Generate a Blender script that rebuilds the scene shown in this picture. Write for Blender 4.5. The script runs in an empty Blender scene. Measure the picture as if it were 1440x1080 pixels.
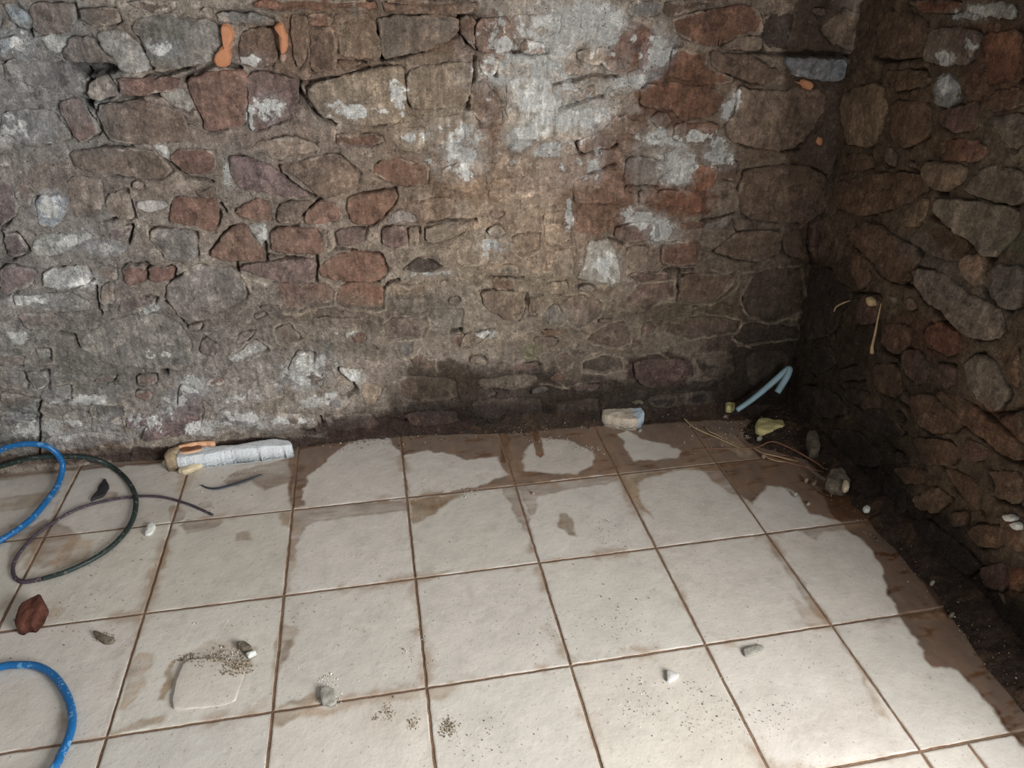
import bpy, bmesh, math, random
import numpy as np
from mathutils import Matrix, Vector

random.seed(7)
scene = bpy.context.scene
col = scene.collection

# ------------------------------------------------------------------ camera
CAM_C = np.array([-0.0312472, -1.7044473, 1.4109141])
CAM_M = np.array([[0.9818811, 0.0837613, -0.1699809],
                  [-0.1888036, 0.5091357, -0.8397226],
                  [0.0162071, 0.8566008, 0.5157252]])
FPX = 1020.17
cam = bpy.data.cameras.new('camera')
cam.sensor_width = 36.0
cam.lens = FPX / 1440 * 36.0
cam.clip_start = 0.02
cam_o = bpy.data.objects.new('camera', cam)
col.objects.link(cam_o)
m4 = Matrix([list(CAM_M[i]) + [float(CAM_C[i])] for i in range(3)] + [[0, 0, 0, 1]])
cam_o.matrix_world = m4
scene.camera = cam_o

# ------------------------------------------------------------------ world, daylight from the doorway, exposure
world = bpy.data.worlds.new('world')
scene.world = world
world.use_nodes = True
bg = world.node_tree.nodes['Background']
bg.inputs[0].default_value = (0.93, 0.97, 1.0, 1)
bg.inputs[1].default_value = 0.33


def area(name, loc, target, sx, sy, power, color):
    l = bpy.data.lights.new(name, 'AREA')
    l.shape = 'RECTANGLE'
    l.size, l.size_y = sx, sy
    l.energy = power
    l.color = color
    o = bpy.data.objects.new(name, l)
    col.objects.link(o)
    o.location = loc
    o.rotation_euler = (Vector(target) - Vector(loc)).to_track_quat('-Z', 'Z').to_euler()
    return o


# daylight through the doorway in the right wall, behind the photographer's right shoulder
area('doorway_daylight', (1.46, -1.98, 1.05), (-0.5, -1.4, 0.45), 0.95, 1.8, 165, (0.93, 0.97, 1.0))

scene.view_settings.view_transform = 'Standard'
scene.view_settings.look = 'None'
scene.view_settings.gamma = 1
scene.view_settings.use_curve_mapping = False
scene.view_settings.exposure = 0.0


# ------------------------------------------------------------------ helpers
def lin(r, g, b):
    a = np.array([r, g, b], float) / 255
    return np.where(a <= 0.04045, a / 12.92, ((a + 0.055) / 1.055) ** 2.4)


def ray(u, v):
    return CAM_M @ np.array([(u - 720) / FPX, -(v - 540) / FPX, -1.0])


def on_floor(u, v, z=0.0):
    d = ray(u, v)
    return (CAM_C + (z - CAM_C[2]) / d[2] * d)


def back_y(x):          # plan line of the back wall
    x = np.asarray(x, float)
    return 0.325 - 0.055 * np.clip((x - 0.15) / 1.2, 0, 1.1)


def right_x(y, z):      # the right wall leans in a little towards its top
    return 1.385 - 0.062 * np.asarray(z, float) - 0.012 * np.clip(0.2 - np.asarray(y, float), 0, 1)


def on_back(u, v):      # picture point -> (x, z) on the back wall
    d = ray(u, v)
    Y = 0.31
    for _ in range(4):
        p = CAM_C + (Y - CAM_C[1]) / d[1] * d
        Y = float(back_y(p[0]))
    return np.array([p[0], p[2]])


def on_right(u, v):     # picture point -> (y, z) on the right wall
    d = ray(u, v)
    X = 1.36
    for _ in range(5):
        p = CAM_C + (X - CAM_C[0]) / d[0] * d
        X = float(right_x(p[1], p[2]))
    return np.array([p[1], p[2]])


def P_back(u, v, h):
    return np.stack([u, back_y(u) - h, v], -1)


def P_right(u, v, h):
    return np.stack([right_x(u, v) - h, u, v], -1)


def P_floor(u, v, h):
    return np.stack([u, v, h + 0 * u], -1)


RT = np.random.RandomState(11).rand(257, 257)


def vnoise(x, y, seed=0):
    x = np.asarray(x, float) + seed * 17.31
    y = np.asarray(y, float) + seed * 9.17
    xi, yi = np.floor(x).astype(int), np.floor(y).astype(int)
    fx, fy = x - xi, y - yi
    fx, fy = fx * fx * (3 - 2 * fx), fy * fy * (3 - 2 * fy)
    a = RT[xi % 256, yi % 256]; b = RT[(xi + 1) % 256, yi % 256]
    c = RT[xi % 256, (yi + 1) % 256]; d = RT[(xi + 1) % 256, (yi + 1) % 256]
    return (a * (1 - fx) + b * fx) * (1 - fy) + (c * (1 - fx) + d * fx) * fy


def fbm(x, y, scale, seed=0, octs=4, gain=0.5):      # about -1 .. 1
    s = 0; a = 1.0; t = 0
    for k in range(octs):
        s = s + a * (vnoise(x * scale, y * scale, seed + k * 3) * 2 - 1)
        t += a
        a *= gain; scale *= 2.03
    return s / t * 1.6


def sstep(a, b, x):
    t = np.clip((x - a) / (b - a), 0, 1)
    return t * t * (3 - 2 * t)


def sd_poly(x, y, poly):      # signed distance, negative inside
    x = np.asarray(x, float); y = np.asarray(y, float)
    best = np.full(x.shape, 1e9); inside = np.zeros(x.shape, bool)
    n = len(poly)
    for i in range(n):
        ax, ay = poly[i]; bx, by = poly[(i + 1) % n]
        ex, ey = bx - ax, by - ay
        L = ex * ex + ey * ey + 1e-12
        t = np.clip(((x - ax) * ex + (y - ay) * ey) / L, 0, 1)
        best = np.minimum(best, (x - ax - t * ex) ** 2 + (y - ay - t * ey) ** 2)
        c = ((ay > y) != (by > y)) & (x < (bx - ax) * (y - ay) / (by - ay + 1e-12) + ax)
        inside ^= c
    d = np.sqrt(best)
    return np.where(inside, -d, d)


def d_line(x, y, pts):
    best = np.full(np.shape(x), 1e9)
    for (ax, ay), (bx, by) in zip(pts[:-1], pts[1:]):
        ex, ey = bx - ax, by - ay
        t = np.clip(((x - ax) * ex + (y - ay) * ey) / (ex * ex + ey * ey + 1e-12), 0, 1)
        best = np.minimum(best, (x - ax - t * ex) ** 2 + (y - ay - t * ey) ** 2)
    return np.sqrt(best)


def build(name, verts, faces, mat, parent=None, colors=None, smooth=True, extra=None):
    me = bpy.data.meshes.new(name)
    me.from_pydata(np.asarray(verts, float).tolist(), [], faces if isinstance(faces, list) else faces.tolist())
    if colors is not None:
        c = np.ones((len(verts), 4), np.float32)
        c[:, :3] = np.clip(colors, 0, 1)
        at = me.color_attributes.new('Col', 'FLOAT_COLOR', 'POINT')
        at.data.foreach_set('color', c.ravel())
    for key, arr in (extra or {}).items():
        c = np.ones((len(verts), 4), np.float32)
        c[:, :3] = np.clip(arr, 0, 1)
        me.color_attributes.new(key, 'FLOAT_COLOR', 'POINT').data.foreach_set('color', c.ravel())
    if smooth:
        me.polygons.foreach_set('use_smooth', np.ones(len(me.polygons), bool))
    me.materials.append(mat)
    me.update()
    o = bpy.data.objects.new(name, me)
    col.objects.link(o)
    if parent is not None:
        o.parent = parent
    return o


def tag(o, label, cat, group=None):
    o['label'] = label
    o['category'] = cat
    if group:
        o['group'] = group
    return o


def empty(name, loc=(0, 0, 0)):
    o = bpy.data.objects.new(name, None)
    o.empty_display_size = 0.05
    col.objects.link(o)
    o.location = loc
    return o


def adopt(o, parent):      # parent a piece built in world coordinates to an Empty at the thing's base
    o.parent = parent
    o.matrix_parent_inverse = Matrix.Translation(-Vector(parent.location))


# ------------------------------------------------------------------ materials
def material(name, base=(0.5, 0.5, 0.5), attr=False, rough=0.85, spec=0.3, mottle=(0.75, 1.25), mscale=30,
             bumps=((60, 0.3, 0.002),), speck=None, streak=0.0, masks=False):
    m = bpy.data.materials.new(name)
    m.use_nodes = True
    nt = m.node_tree; N = nt.nodes; L = nt.links
    b = N['Principled BSDF']
    b.inputs['Specular IOR Level'].default_value = spec
    b.inputs['Roughness'].default_value = rough
    geo = N.new('ShaderNodeNewGeometry')
    pos = geo.outputs['Position']
    if attr:
        a = N.new('ShaderNodeAttribute'); a.attribute_name = 'Col'
        c = a.outputs['Color']
    else:
        r = N.new('ShaderNodeRGB'); r.outputs[0].default_value = (*base, 1)
        c = r.outputs[0]

    def noise(scale, detail=4, rough_=0.6, vec=None):
        n = N.new('ShaderNodeTexNoise')
        n.inputs['Scale'].default_value = scale
        n.inputs['Detail'].default_value = detail
        n.inputs['Roughness'].default_value = rough_
        L.new(vec or pos, n.inputs['Vector'])
        return n.outputs['Fac']

    def maprange(src, lo, hi, a_, b_):
        mr = N.new('ShaderNodeMapRange')
        mr.inputs['From Min'].default_value = lo; mr.inputs['From Max'].default_value = hi
        mr.inputs['To Min'].default_value = a_; mr.inputs['To Max'].default_value = b_
        L.new(src, mr.inputs['Value'])
        return mr.outputs['Result']

    def mul(cs, fac):
        v = N.new('ShaderNodeVectorMath'); v.operation = 'SCALE'
        L.new(cs, v.inputs[0]); L.new(fac, v.inputs['Scale'])
        return v.outputs[0]
    if masks:                # mortar smeared over the stone, lime bloom: edges broken up by fine noise
        ma = N.new('ShaderNodeAttribute'); ma.attribute_name = 'Mask'
        sp = N.new('ShaderNodeSeparateColor'); L.new(ma.outputs['Color'], sp.inputs[0])
        mo = N.new('ShaderNodeAttribute'); mo.attribute_name = 'Mor'

        def over(cs, potential, n_out, amp, colour, soft, top):
            ad = N.new('ShaderNodeMath'); ad.operation = 'MULTIPLY_ADD'
            L.new(n_out, ad.inputs[0]); ad.inputs[1].default_value = amp
            L.new(potential, ad.inputs[2])
            f = maprange(ad.outputs[0], 0.5 + amp * .5 - soft, 0.5 + amp * .5 + soft, 0, top)
            mx = N.new('ShaderNodeMix'); mx.data_type = 'RGBA'
            L.new(f, mx.inputs['Factor']); L.new(cs, mx.inputs[6])
            if isinstance(colour, tuple):
                mx.inputs[7].default_value = (*colour, 1)
            else:
                L.new(colour, mx.inputs[7])
            return mx.outputs[2]
        c = over(c, sp.outputs[1], noise(30, 7, 0.62), 1.6, mo.outputs['Color'], 0.05, 0.92)
        c = mul(c, maprange(noise(mscale, 6, 0.7), 0.3, 0.7, *mottle))
        c = over(c, sp.outputs[0], noise(30, 7, 0.62), 1.5, tuple(lin(206, 202, 195)), 0.04, 0.86)
        c = mul(c, maprange(noise(150, 4, 0.7), 0.3, 0.7, 0.78, 1.2))
        c = mul(c, maprange(noise(17, 9, 0.74), 0.53, 0.59, 1.0, 1.42))
        c = mul(c, maprange(noise(23, 9, 0.74), 0.55, 0.60, 1.0, 0.66))
        c = mul(c, maprange(noise(70, 5, 0.7), 0.56, 0.61, 1.0, 1.35))
    else:
        c = mul(c, maprange(noise(mscale, 6, 0.7), 0.3, 0.7, *mottle))
    if streak:
        mp = N.new('ShaderNodeVectorMath'); mp.operation = 'MULTIPLY'
        mp.inputs[1].default_value = (1, 1, 0.12)
        L.new(pos, mp.inputs[0])
        c = mul(c, maprange(noise(90, 3, 0.6, mp.outputs[0]), 0.35, 0.65, 1 - streak, 1 + streak))
    if speck:                # (scale, threshold, colour, strength)
        for sc, th, cc, st in speck:
            mx = N.new('ShaderNodeMix'); mx.data_type = 'RGBA'
            L.new(maprange(noise(sc, 2, 0.5), th, th + 0.04, 0, st), mx.inputs['Factor'])
            L.new(c, mx.inputs[6]); mx.inputs[7].default_value = (*cc, 1)
            c = mx.outputs[2]
    L.new(c, b.inputs['Base Color'])
    prev = None
    for sc, st, dist in bumps:
        bp = N.new('ShaderNodeBump')
        bp.inputs['Strength'].default_value = st
        bp.inputs['Distance'].default_value = dist
        L.new(noise(sc, 5, 0.65), bp.inputs['Height'])
        if prev:
            L.new(prev, bp.inputs['Normal'])
        prev = bp.outputs['Normal']
    L.new(prev, b.inputs['Normal'])
    return m


M_stone = material('rubble_stone', attr=True, masks=True, rough=0.88, mottle=(0.62, 1.36), mscale=38, streak=0.2,
                   bumps=((28, 0.7, 0.014), (95, 0.9, 0.006), (380, 0.6, 0.0016)),
                   speck=((260, 0.68, tuple(lin(190, 182, 172)), 0.35), (180, 0.67, tuple(lin(50, 40, 34)), 0.6)))
M_mortar = material('lime_mortar', attr=True, masks=True, rough=0.93, spec=0.2, mottle=(0.62, 1.34), mscale=44, streak=0.12,
                    bumps=((30, 0.8, 0.016), (100, 1.0, 0.007), (400, 0.8, 0.002)),
                    speck=((240, 0.67, tuple(lin(190, 180, 166)), 0.3), (150, 0.64, tuple(lin(55, 44, 37)), 0.7)))
M_tile = material('glazed_stone_tile', attr=True, rough=0.5, spec=0.35, mottle=(0.93, 1.06), mscale=14,
                  bumps=((9, 0.35, 0.01), (60, 0.35, 0.0025), (300, 0.25, 0.0006)),
                  speck=((120, 0.68, tuple(lin(120, 112, 100)), 0.55), (330, 0.69, tuple(lin(90, 82, 74)), 0.6)))
M_grout = material('dirty_grout', base=tuple(lin(128, 102, 82)), rough=0.95, mottle=(0.6, 1.4), mscale=25,
                   bumps=((200, 0.8, 0.003),))
M_soil = material('damp_soil', attr=True, rough=0.8, spec=0.3, mottle=(0.5, 1.5), mscale=70,
                  bumps=((60, 0.9, 0.01), (220, 0.9, 0.005)),
                  speck=((200, 0.67, tuple(lin(120, 104, 88)), 0.7),))
M_crumb = material('grit', attr=True, rough=0.95, mottle=(0.8, 1.2), mscale=90, bumps=((300, 0.6, 0.002),))
M_blue = material('blue_hose_plastic', base=tuple(lin(20, 96, 152)), rough=0.38, spec=0.5, mottle=(0.85, 1.1), mscale=12,
                  bumps=((300, 0.15, 0.0006),), speck=((60, 0.60, tuple(lin(120, 165, 195)), 0.55), (200, 0.66, tuple(lin(190, 190, 180)), 0.5)))
M_cable = material('dark_green_rubber', base=tuple(lin(38, 50, 46)), rough=0.5, spec=0.4, mottle=(0.7, 1.2), mscale=20,
                   bumps=((250, 0.3, 0.001),), speck=((120, 0.6, tuple(lin(120, 118, 100)), 0.5),))
M_cable2 = material('dull_purple_grey_rubber', base=tuple(lin(74, 62, 70)), rough=0.6, mottle=(0.7, 1.2), mscale=30,
                    bumps=((250, 0.3, 0.001),), speck=((150, 0.6, tuple(lin(140, 125, 120)), 0.5),))
M_strip = material('black_rubber_strip', base=tuple(lin(58, 62, 70)), rough=0.55, mottle=(0.7, 1.3), mscale=60,
                   bumps=((250, 0.4, 0.001),))
M_foamw = material('white_aerated_block', attr=True, rough=0.95, spec=0.15, mottle=(0.9, 1.05), mscale=60,
                   bumps=((140, 0.9, 0.006), (420, 0.8, 0.002)), speck=((170, 0.65, tuple(lin(165, 150, 135)), 0.6),))
M_beige = material('beige_set_foam', base=tuple(lin(168, 146, 118)), rough=0.8, mottle=(0.7, 1.2), mscale=50,
                   bumps=((90, 0.7, 0.005), (300, 0.5, 0.002)))
M_cream = material('cream_set_foam', base=tuple(lin(226, 205, 170)), rough=0.75, mottle=(0.8, 1.1), mscale=50,
                   bumps=((90, 0.7, 0.005),))
M_peach = material('peach_set_foam', base=tuple(lin(232, 178, 138)), rough=0.7, mottle=(0.85, 1.1), mscale=40,
                   bumps=((120, 0.5, 0.003),))
M_bark = material('brown_torn_board', base=tuple(lin(140, 98, 74)), rough=0.9, mottle=(0.6, 1.2), mscale=40,
                  bumps=((140, 0.6, 0.003),))
M_orange = material('orange_set_foam', base=tuple(lin(184, 124, 88)), rough=0.6, spec=0.35, mottle=(0.88, 1.08), mscale=30,
                    bumps=((70, 0.4, 0.004), (300, 0.3, 0.001)))
M_pink = material('pale_pink_foam_crust', base=tuple(lin(168, 138, 122)), rough=0.9, mottle=(0.7, 1.2), mscale=60, bumps=((150, 0.7, 0.004),))
M_yellow = material('yellow_set_foam', base=tuple(lin(214, 198, 138)), rough=0.7, mottle=(0.8, 1.1), mscale=40,
                    bumps=((110, 0.5, 0.004),))
M_pipe = material('grey_blue_conduit', base=tuple(lin(150, 178, 186)), rough=0.45, spec=0.45, mottle=(0.85, 1.1), mscale=20,
                  bumps=((200, 0.2, 0.001),))
M_straw = material('dry_straw', base=tuple(lin(196, 168, 128)), rough=0.85, mottle=(0.7, 1.2), mscale=40, bumps=((300, 0.4, 0.001),))
M_root = material('brown_rootlet', base=tuple(lin(150, 108, 84)), rough=0.9, mottle=(0.7, 1.2), mscale=40, bumps=((300, 0.4, 0.001),))
M_brick = material('red_brown_brick', base=tuple(lin(92, 54, 42)), rough=0.92, mottle=(0.6, 1.3), mscale=40,
                   bumps=((60, 0.7, 0.008), (220, 0.6, 0.003)))
M_char = material('charcoal_flake', base=tuple(lin(52, 48, 50)), rough=0.7, mottle=(0.6, 1.3), mscale=60, bumps=((120, 0.7, 0.004),))
M_white = material('white_plaster', base=tuple(lin(222, 220, 210)), rough=0.9, mottle=(0.88, 1.05), mscale=60, bumps=((120, 0.6, 0.004),))
M_grey = material('grey_cement', base=tuple(lin(172, 165, 152)), rough=0.95, mottle=(0.75, 1.15), mscale=60, bumps=((120, 0.8, 0.005), (400, 0.7, 0.002)))
M_dirtgrey = material('soiled_rubble', base=tuple(lin(120, 108, 92)), rough=0.95, mottle=(0.5, 1.3), mscale=50, bumps=((120, 0.8, 0.005),))
M_tilechip = material('broken_tile', base=tuple(lin(206, 200, 192)), rough=0.5, mottle=(0.92, 1.05), mscale=20, bumps=((80, 0.4, 0.002),))
# ------------------------------------------------------------------ traced stones: "colour kind  x,y x,y ..." in the photograph's pixels
# colours: R red-brown, O brighter red, B brown, T tan, G grey, P purple-brown, W white-grey, K near black, L bluish white
# kinds: n laid stone, p proud, s flush smeared, r sunk behind a pale rim of mortar, w raised lump of mortar, h hollow
BACK = """
L n 5,5 20,2 37,15 46,27 44,43 30,38 17,28
T n 0,22 10,22 22,37 15,48 0,48
L n 0,51 27,50 32,59 15,72 0,77
B n 40,5 105,2 110,25 100,46 55,48 45,37
B n 112,12 165,7 170,30 155,37 135,39 117,30
W w 50,50 98,48 100,60 80,80 67,75 57,60
W w 135,42 172,40 200,65 212,85 212,97 185,105 167,100 160,82 142,67
B n 100,50 132,50 142,67 162,85 140,88 92,86 88,77
K h 94,90 160,88 168,97 150,107 135,105 120,112 108,100
G p 190,25 240,15 252,24 300,28 322,50 310,75 297,87 262,96 215,94 205,65 185,40
B n 175,0 250,0 250,15 212,20 192,10
T w 255,15 300,8 302,25 275,27 252,22
G n 303,17 350,17 383,26 388,37 305,33
G n 0,85 85,83 112,110 124,115 122,130 95,133 60,125 25,115 0,110
T p 125,120 135,108 152,106 162,120 170,133 150,138 132,141 125,133
R p 162,110 205,108 256,107 250,125 217,133 190,135 172,133 167,117
K h 110,135 130,140 135,158 120,148
R p 78,145 100,136 112,140 144,184 125,198 112,198
G n 0,155 72,152 107,192 82,200 40,205 15,190 0,185
B p 142,145 205,140 240,150 262,162 270,190 250,200 200,203 155,198 147,185 135,162
W w 220,131 255,120 272,140 270,160 245,150
R p 262,112 295,98 347,98 350,120 347,178 290,186 282,160 268,135
P p 347,98 395,105 420,112 420,145 405,168 370,180 352,186 348,150
B p 100,210 150,205 212,208 245,240 225,252 190,250 110,235
R p 247,208 305,209 304,240 285,245 260,245 240,225
W w 212,200 235,203 242,222 225,220
R s 0,215 15,217 20,232 0,237
P p 322,217 355,220 390,234 395,245 440,275 425,279 395,275 357,270 332,262 325,245
B p 392,230 450,217 475,214 508,243 502,258 490,267 460,277 450,277 425,253 398,242
B n 339,40 387,39 392,75 382,95 340,93 333,75
B n 407,22 432,20 435,45 432,85 420,98 410,70
B n 435,40 470,38 475,78 474,100 435,103
R n 432,18 465,20 470,37 435,38
T n 467,18 522,18 535,55 537,85 480,80 472,50
G n 530,22 647,22 647,50 600,72 562,80 538,85 532,50
T w 472,82 515,88 485,102
T p 430,120 485,105 525,93 570,93 572,125 567,170 525,175 475,172 450,162 435,140
R n 470,185 537,187 540,200 507,205 472,202
T n 572,100 600,90 660,86 667,100 658,150 600,152 572,150
R n 357,0 525,0 530,15 450,15 395,17 350,10
B n 535,0 675,0 665,20 600,20 540,18
T n 365,197 412,191 445,200 447,212 412,218 392,227 352,207
R n 535,225 562,220 605,230 602,258 562,262 535,250 520,240
B n 650,20 667,22 670,72 657,60 647,45
R n 670,25 710,24 722,38 722,55 715,75 670,75
T s 717,22 790,17 787,45 760,55 730,55 720,38
R n 732,57 765,57 765,77 730,75
P n 670,82 705,82 697,107 680,107
B n 662,120 680,112 695,130 707,150 707,175 675,175 660,150
R r 795,97 807,90 822,102 815,107 797,107
R r 805,132 835,120 835,132 812,145 802,137
P r 775,142 792,140 790,150 775,152
R n 877,35 912,42 922,52 905,82 877,92 865,102 850,97 847,82 865,67 875,45
T n 812,72 850,65 860,75 847,92 830,92 812,82
G n 887,0 932,0 930,20 887,27 882,12
B n 937,0 1010,0 985,12 945,25 932,17
R n 945,27 982,15 1050,5 1072,20 1072,50 1040,50 1007,67 1012,70 962,57 947,45
T p 1007,67 1040,50 1072,50 1067,70 1050,73
R n 947,65 995,75 1000,95 1035,110 1010,120 975,115 942,110 945,87
B p 997,70 1025,75 1055,75 1075,90 1097,100 1080,117 1055,117 1035,110 1000,95
K n 1072,17 1125,15 1112,50 1105,72 1070,72
T n 1152,37 1187,10 1220,22 1217,62 1195,72 1165,60
L p 1107,80 1187,82 1192,92 1180,112 1160,115 1115,107 1102,90
T p 1035,120 1055,125 1105,127 1115,120 1157,127 1160,150 1147,175 1120,205 1075,212 1020,195 1015,175 1030,160
R n 900,120 945,115 1010,125 1017,140 1007,155 987,167 955,170 947,155 900,150
B n 810,200 850,180 870,160 912,175 912,190 870,190 865,205 815,215
R n 950,172 1010,172 1007,195 985,202 947,200
G w 870,197 925,192 935,200 900,217 870,215
G n 882,222 900,217 930,225 932,250 895,262 875,250
O n 967,230 1007,230 1007,252 992,272 975,270 970,257
O n 925,267 965,267 987,275 992,297 972,302 950,290 925,292
R n 810,252 865,235 877,257 880,275 862,285 825,287 807,285 805,265
R s 810,288 867,288 870,302 852,315 830,332 820,360 812,367 807,332
P n 900,265 925,265 922,282 900,290
P n 867,320 907,312 925,317 920,337 887,345 865,337
T n 880,350 912,345 912,375 882,380
W w 825,340 860,337 872,375 875,402 807,392 820,375
R n 930,345 945,337 985,337 985,370 930,375
R n 955,312 990,310 987,322 957,324
G n 990,312 1030,300 1020,320 987,322
B n 1002,350 1035,325 1095,322 1100,355 1065,367 1035,365 1007,355
B n 1100,325 1127,320 1132,367 1112,360 1101,355
B p 1035,265 1045,235 1125,228 1160,245 1165,290 1125,315 1040,305
P n 1010,228 1038,225 1030,252 1010,250
P p 1140,312 1157,305 1175,310 1178,340 1170,365 1145,367 1135,340
B n 957,386 1000,382 1030,385 1035,395 1022,412 1000,427 955,425
P r 867,430 895,410 900,402 945,397 947,417 915,427 910,433
P n 882,385 942,380 940,393 897,398
K r 1060,385 1085,377 1125,375 1130,432 1085,452 1055,445 1042,420
P r 935,455 970,447 1012,447 1040,452 1035,465 972,477 937,467
P r 902,457 915,452 921,462 912,472 900,470
K r 1047,455 1117,458 1120,472 1050,482 1032,475
P r 830,470 852,457 875,450 885,470 880,487 850,485 827,477
K r 820,510 850,500 872,505 875,520 850,525 820,520
P r 785,502 795,497 805,507 800,515 787,515
P n 890,505 962,502 962,530 922,550 895,540
P n 802,542 845,540 840,552 805,550
T n 670,530 735,525 760,530 740,545 670,545
P n 725,513 760,510 760,523 720,523
B s 687,252 750,245 755,277 687,287
R r 722,332 760,330 757,350 735,360 720,350
T n 590,280 635,275 637,302 615,308 592,305
T n 597,317 670,312 640,335 600,342
G n 695,380 710,370 730,375 732,388 700,386
R n 692,392 725,392 725,407 695,410
B n 677,412 740,412 740,435 730,450 715,452 682,435
B n 745,418 762,420 755,442 742,445
T n 765,402 797,395 800,410 775,417
P r 790,420 817,415 847,425 840,445 812,460 800,450
G n 770,435 780,425 793,440 790,455 765,455
R n 760,465 800,462 790,470 765,472
P n 750,474 785,474 780,487 750,482
K p 565,375 592,357 620,375 607,382 570,380
W w 542,305 560,292 585,300 587,312 545,315
R p 490,272 555,264 560,277 540,302 522,315 492,312 487,290
P p 537,317 572,317 572,345 547,347 537,340
T n 574,317 590,317 587,342 574,345
P p 472,320 517,316 512,337 497,342 475,345
P s 459,322 471,320 474,347 460,357
R p 379,319 442,317 455,330 455,353 440,355 382,354
R p 330,295 360,277 380,282 385,312 360,310 337,305
B p 391,285 435,279 440,285 422,300 420,314 390,312
R p 425,303 450,280 470,282 480,295 475,312 430,314
W w 350,311 377,315 377,337 365,340 350,322
R p 292,357 322,320 345,311 373,350 373,365 315,366
P p 335,370 407,362 444,360 445,392 400,397 350,382
R p 447,375 470,357 507,350 537,357 545,380 532,393 480,393 452,388
R r 387,407 395,399 440,397 457,397 470,407 467,425 432,432 422,437 402,437
R r 475,405 480,397 530,396 540,405 540,432 480,432 472,420
B n 544,405 555,396 600,400 597,415 562,412
G s 545,420 600,417 602,440 550,442
P r 540,455 550,446 597,447 602,457 595,475 542,475
B r 387,462 405,455 425,475 405,485 392,480
R n 495,470 520,467 512,485 495,482
G n 270,370 335,375 352,415 330,428 310,440 285,450 257,450 232,420 235,400 262,382
O p 242,275 275,277 307,277 310,302 302,327 275,317 260,315 237,312
B p 273,268 302,263 305,275 280,276
G n 212,320 240,319 277,325 280,365 240,370 210,340
R p 172,372 207,370 207,395 180,400 174,390
R p 209,374 245,375 245,395 210,395
T n 137,375 167,372 167,395 140,395
P n 150,325 187,315 180,342 155,337
W w 190,282 235,280 237,292 212,300 192,292
L n 50,272 95,272 97,300 77,320 55,317
T n 25,260 49,257 48,290 27,277
P n 0,252 20,257 30,292 15,310 0,320
T n 97,250 117,245 148,252 148,277 140,302 105,307 98,277
T n 151,270 180,265 190,305 175,312 151,297
W w 60,327 110,327 110,345 82,360 47,362 42,345
P n 0,330 25,327 42,352 15,367
P n 0,372 27,375 55,382 42,405 0,417
W n 60,380 120,370 132,395 100,407 62,405
G n 17,414 100,412 130,427 125,437 75,437 22,430
B n 22,440 60,438 102,450 82,465 37,462
P n 165,430 180,415 220,420 215,432 190,442 165,440
T n 139,405 160,395 162,427 142,432
G s 112,475 155,450 220,440 255,455 272,485 262,520 200,522 115,495
W r 145,495 185,482 225,487 232,497 215,507 162,506
B n 0,497 37,497 37,515 0,512
G n 0,520 35,520 42,547 22,542 0,530
W r 50,490 72,490 72,505 55,506
W r 75,545 100,540 102,560 77,570 55,562 57,552
G n 40,520 70,520 67,542 52,550 42,530
K r 135,567 172,570 175,582 150,590 135,582
R n 192,527 220,527 220,542 192,542
R n 190,550 215,550 212,565 192,562
K h 225,520 237,520 237,528 226,527
B n 0,550 52,560 50,575 0,575
G n 0,577 52,582 50,595 0,600
P n 175,585 220,580 217,595 180,600
P n 287,472 310,485 300,505 280,495
P n 250,540 282,547 287,580 282,607 200,617 207,592 250,575
W r 325,500 360,477 380,492 337,506
P n 337,465 360,465 350,475 332,487
W n 407,512 420,492 442,497 440,510 425,520 407,520
B n 410,530 450,520 462,527 450,545 425,540
W p 477,515 507,520 507,535 492,535 478,520
T n 507,540 525,537 540,547 525,570 510,567
G r 550,480 582,480 575,500 568,500
B n 575,504 595,496 610,515 597,520 580,512
R n 632,473 650,472 660,485 637,487
K h 634,463 651,463 651,471 634,471
G r 604,434 650,435 650,460 625,463 605,457
T n 655,470 695,465 670,485 645,490
G s 307,572 365,575 362,600 300,602
B s 370,580 445,578 450,600 380,605
G s 455,580 520,578 540,600 460,605
G s 455,545 495,560 485,575 455,575
T s 345,545 395,535 400,560 350,570
B s 555,525 640,530 645,560 560,570
K s 565,580 640,575 650,592 580,600
B s 660,560 760,557 765,585 668,588
K s 780,565 845,560 842,585 785,588
K s 970,500 1030,490 1035,530 975,540
K s 910,560 1000,545 1010,570 915,575
K s 1045,495 1110,490 1105,540 1050,545
K s 300,630 370,622 380,632 300,640
B s 60,615 130,605 190,615 185,640 70,645
T s 85,580 130,575 130,605 90,605
G s 440,445 520,448 500,462 440,460
T s 600,165 650,160 655,200 605,205
T s 560,180 598,175 600,210 565,215
W s 715,110 770,105 790,160 770,200 720,195 710,150
W s 775,160 830,150 868,165 840,190 780,205
W n 880,100 905,95 910,118 885,120
T s 620,235 680,220 685,265 650,272 622,262
T s 640,350 690,340 690,375 645,380
T s 760,300 800,295 805,340 770,350
T s 765,355 805,350 810,390 770,392
"""
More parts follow.
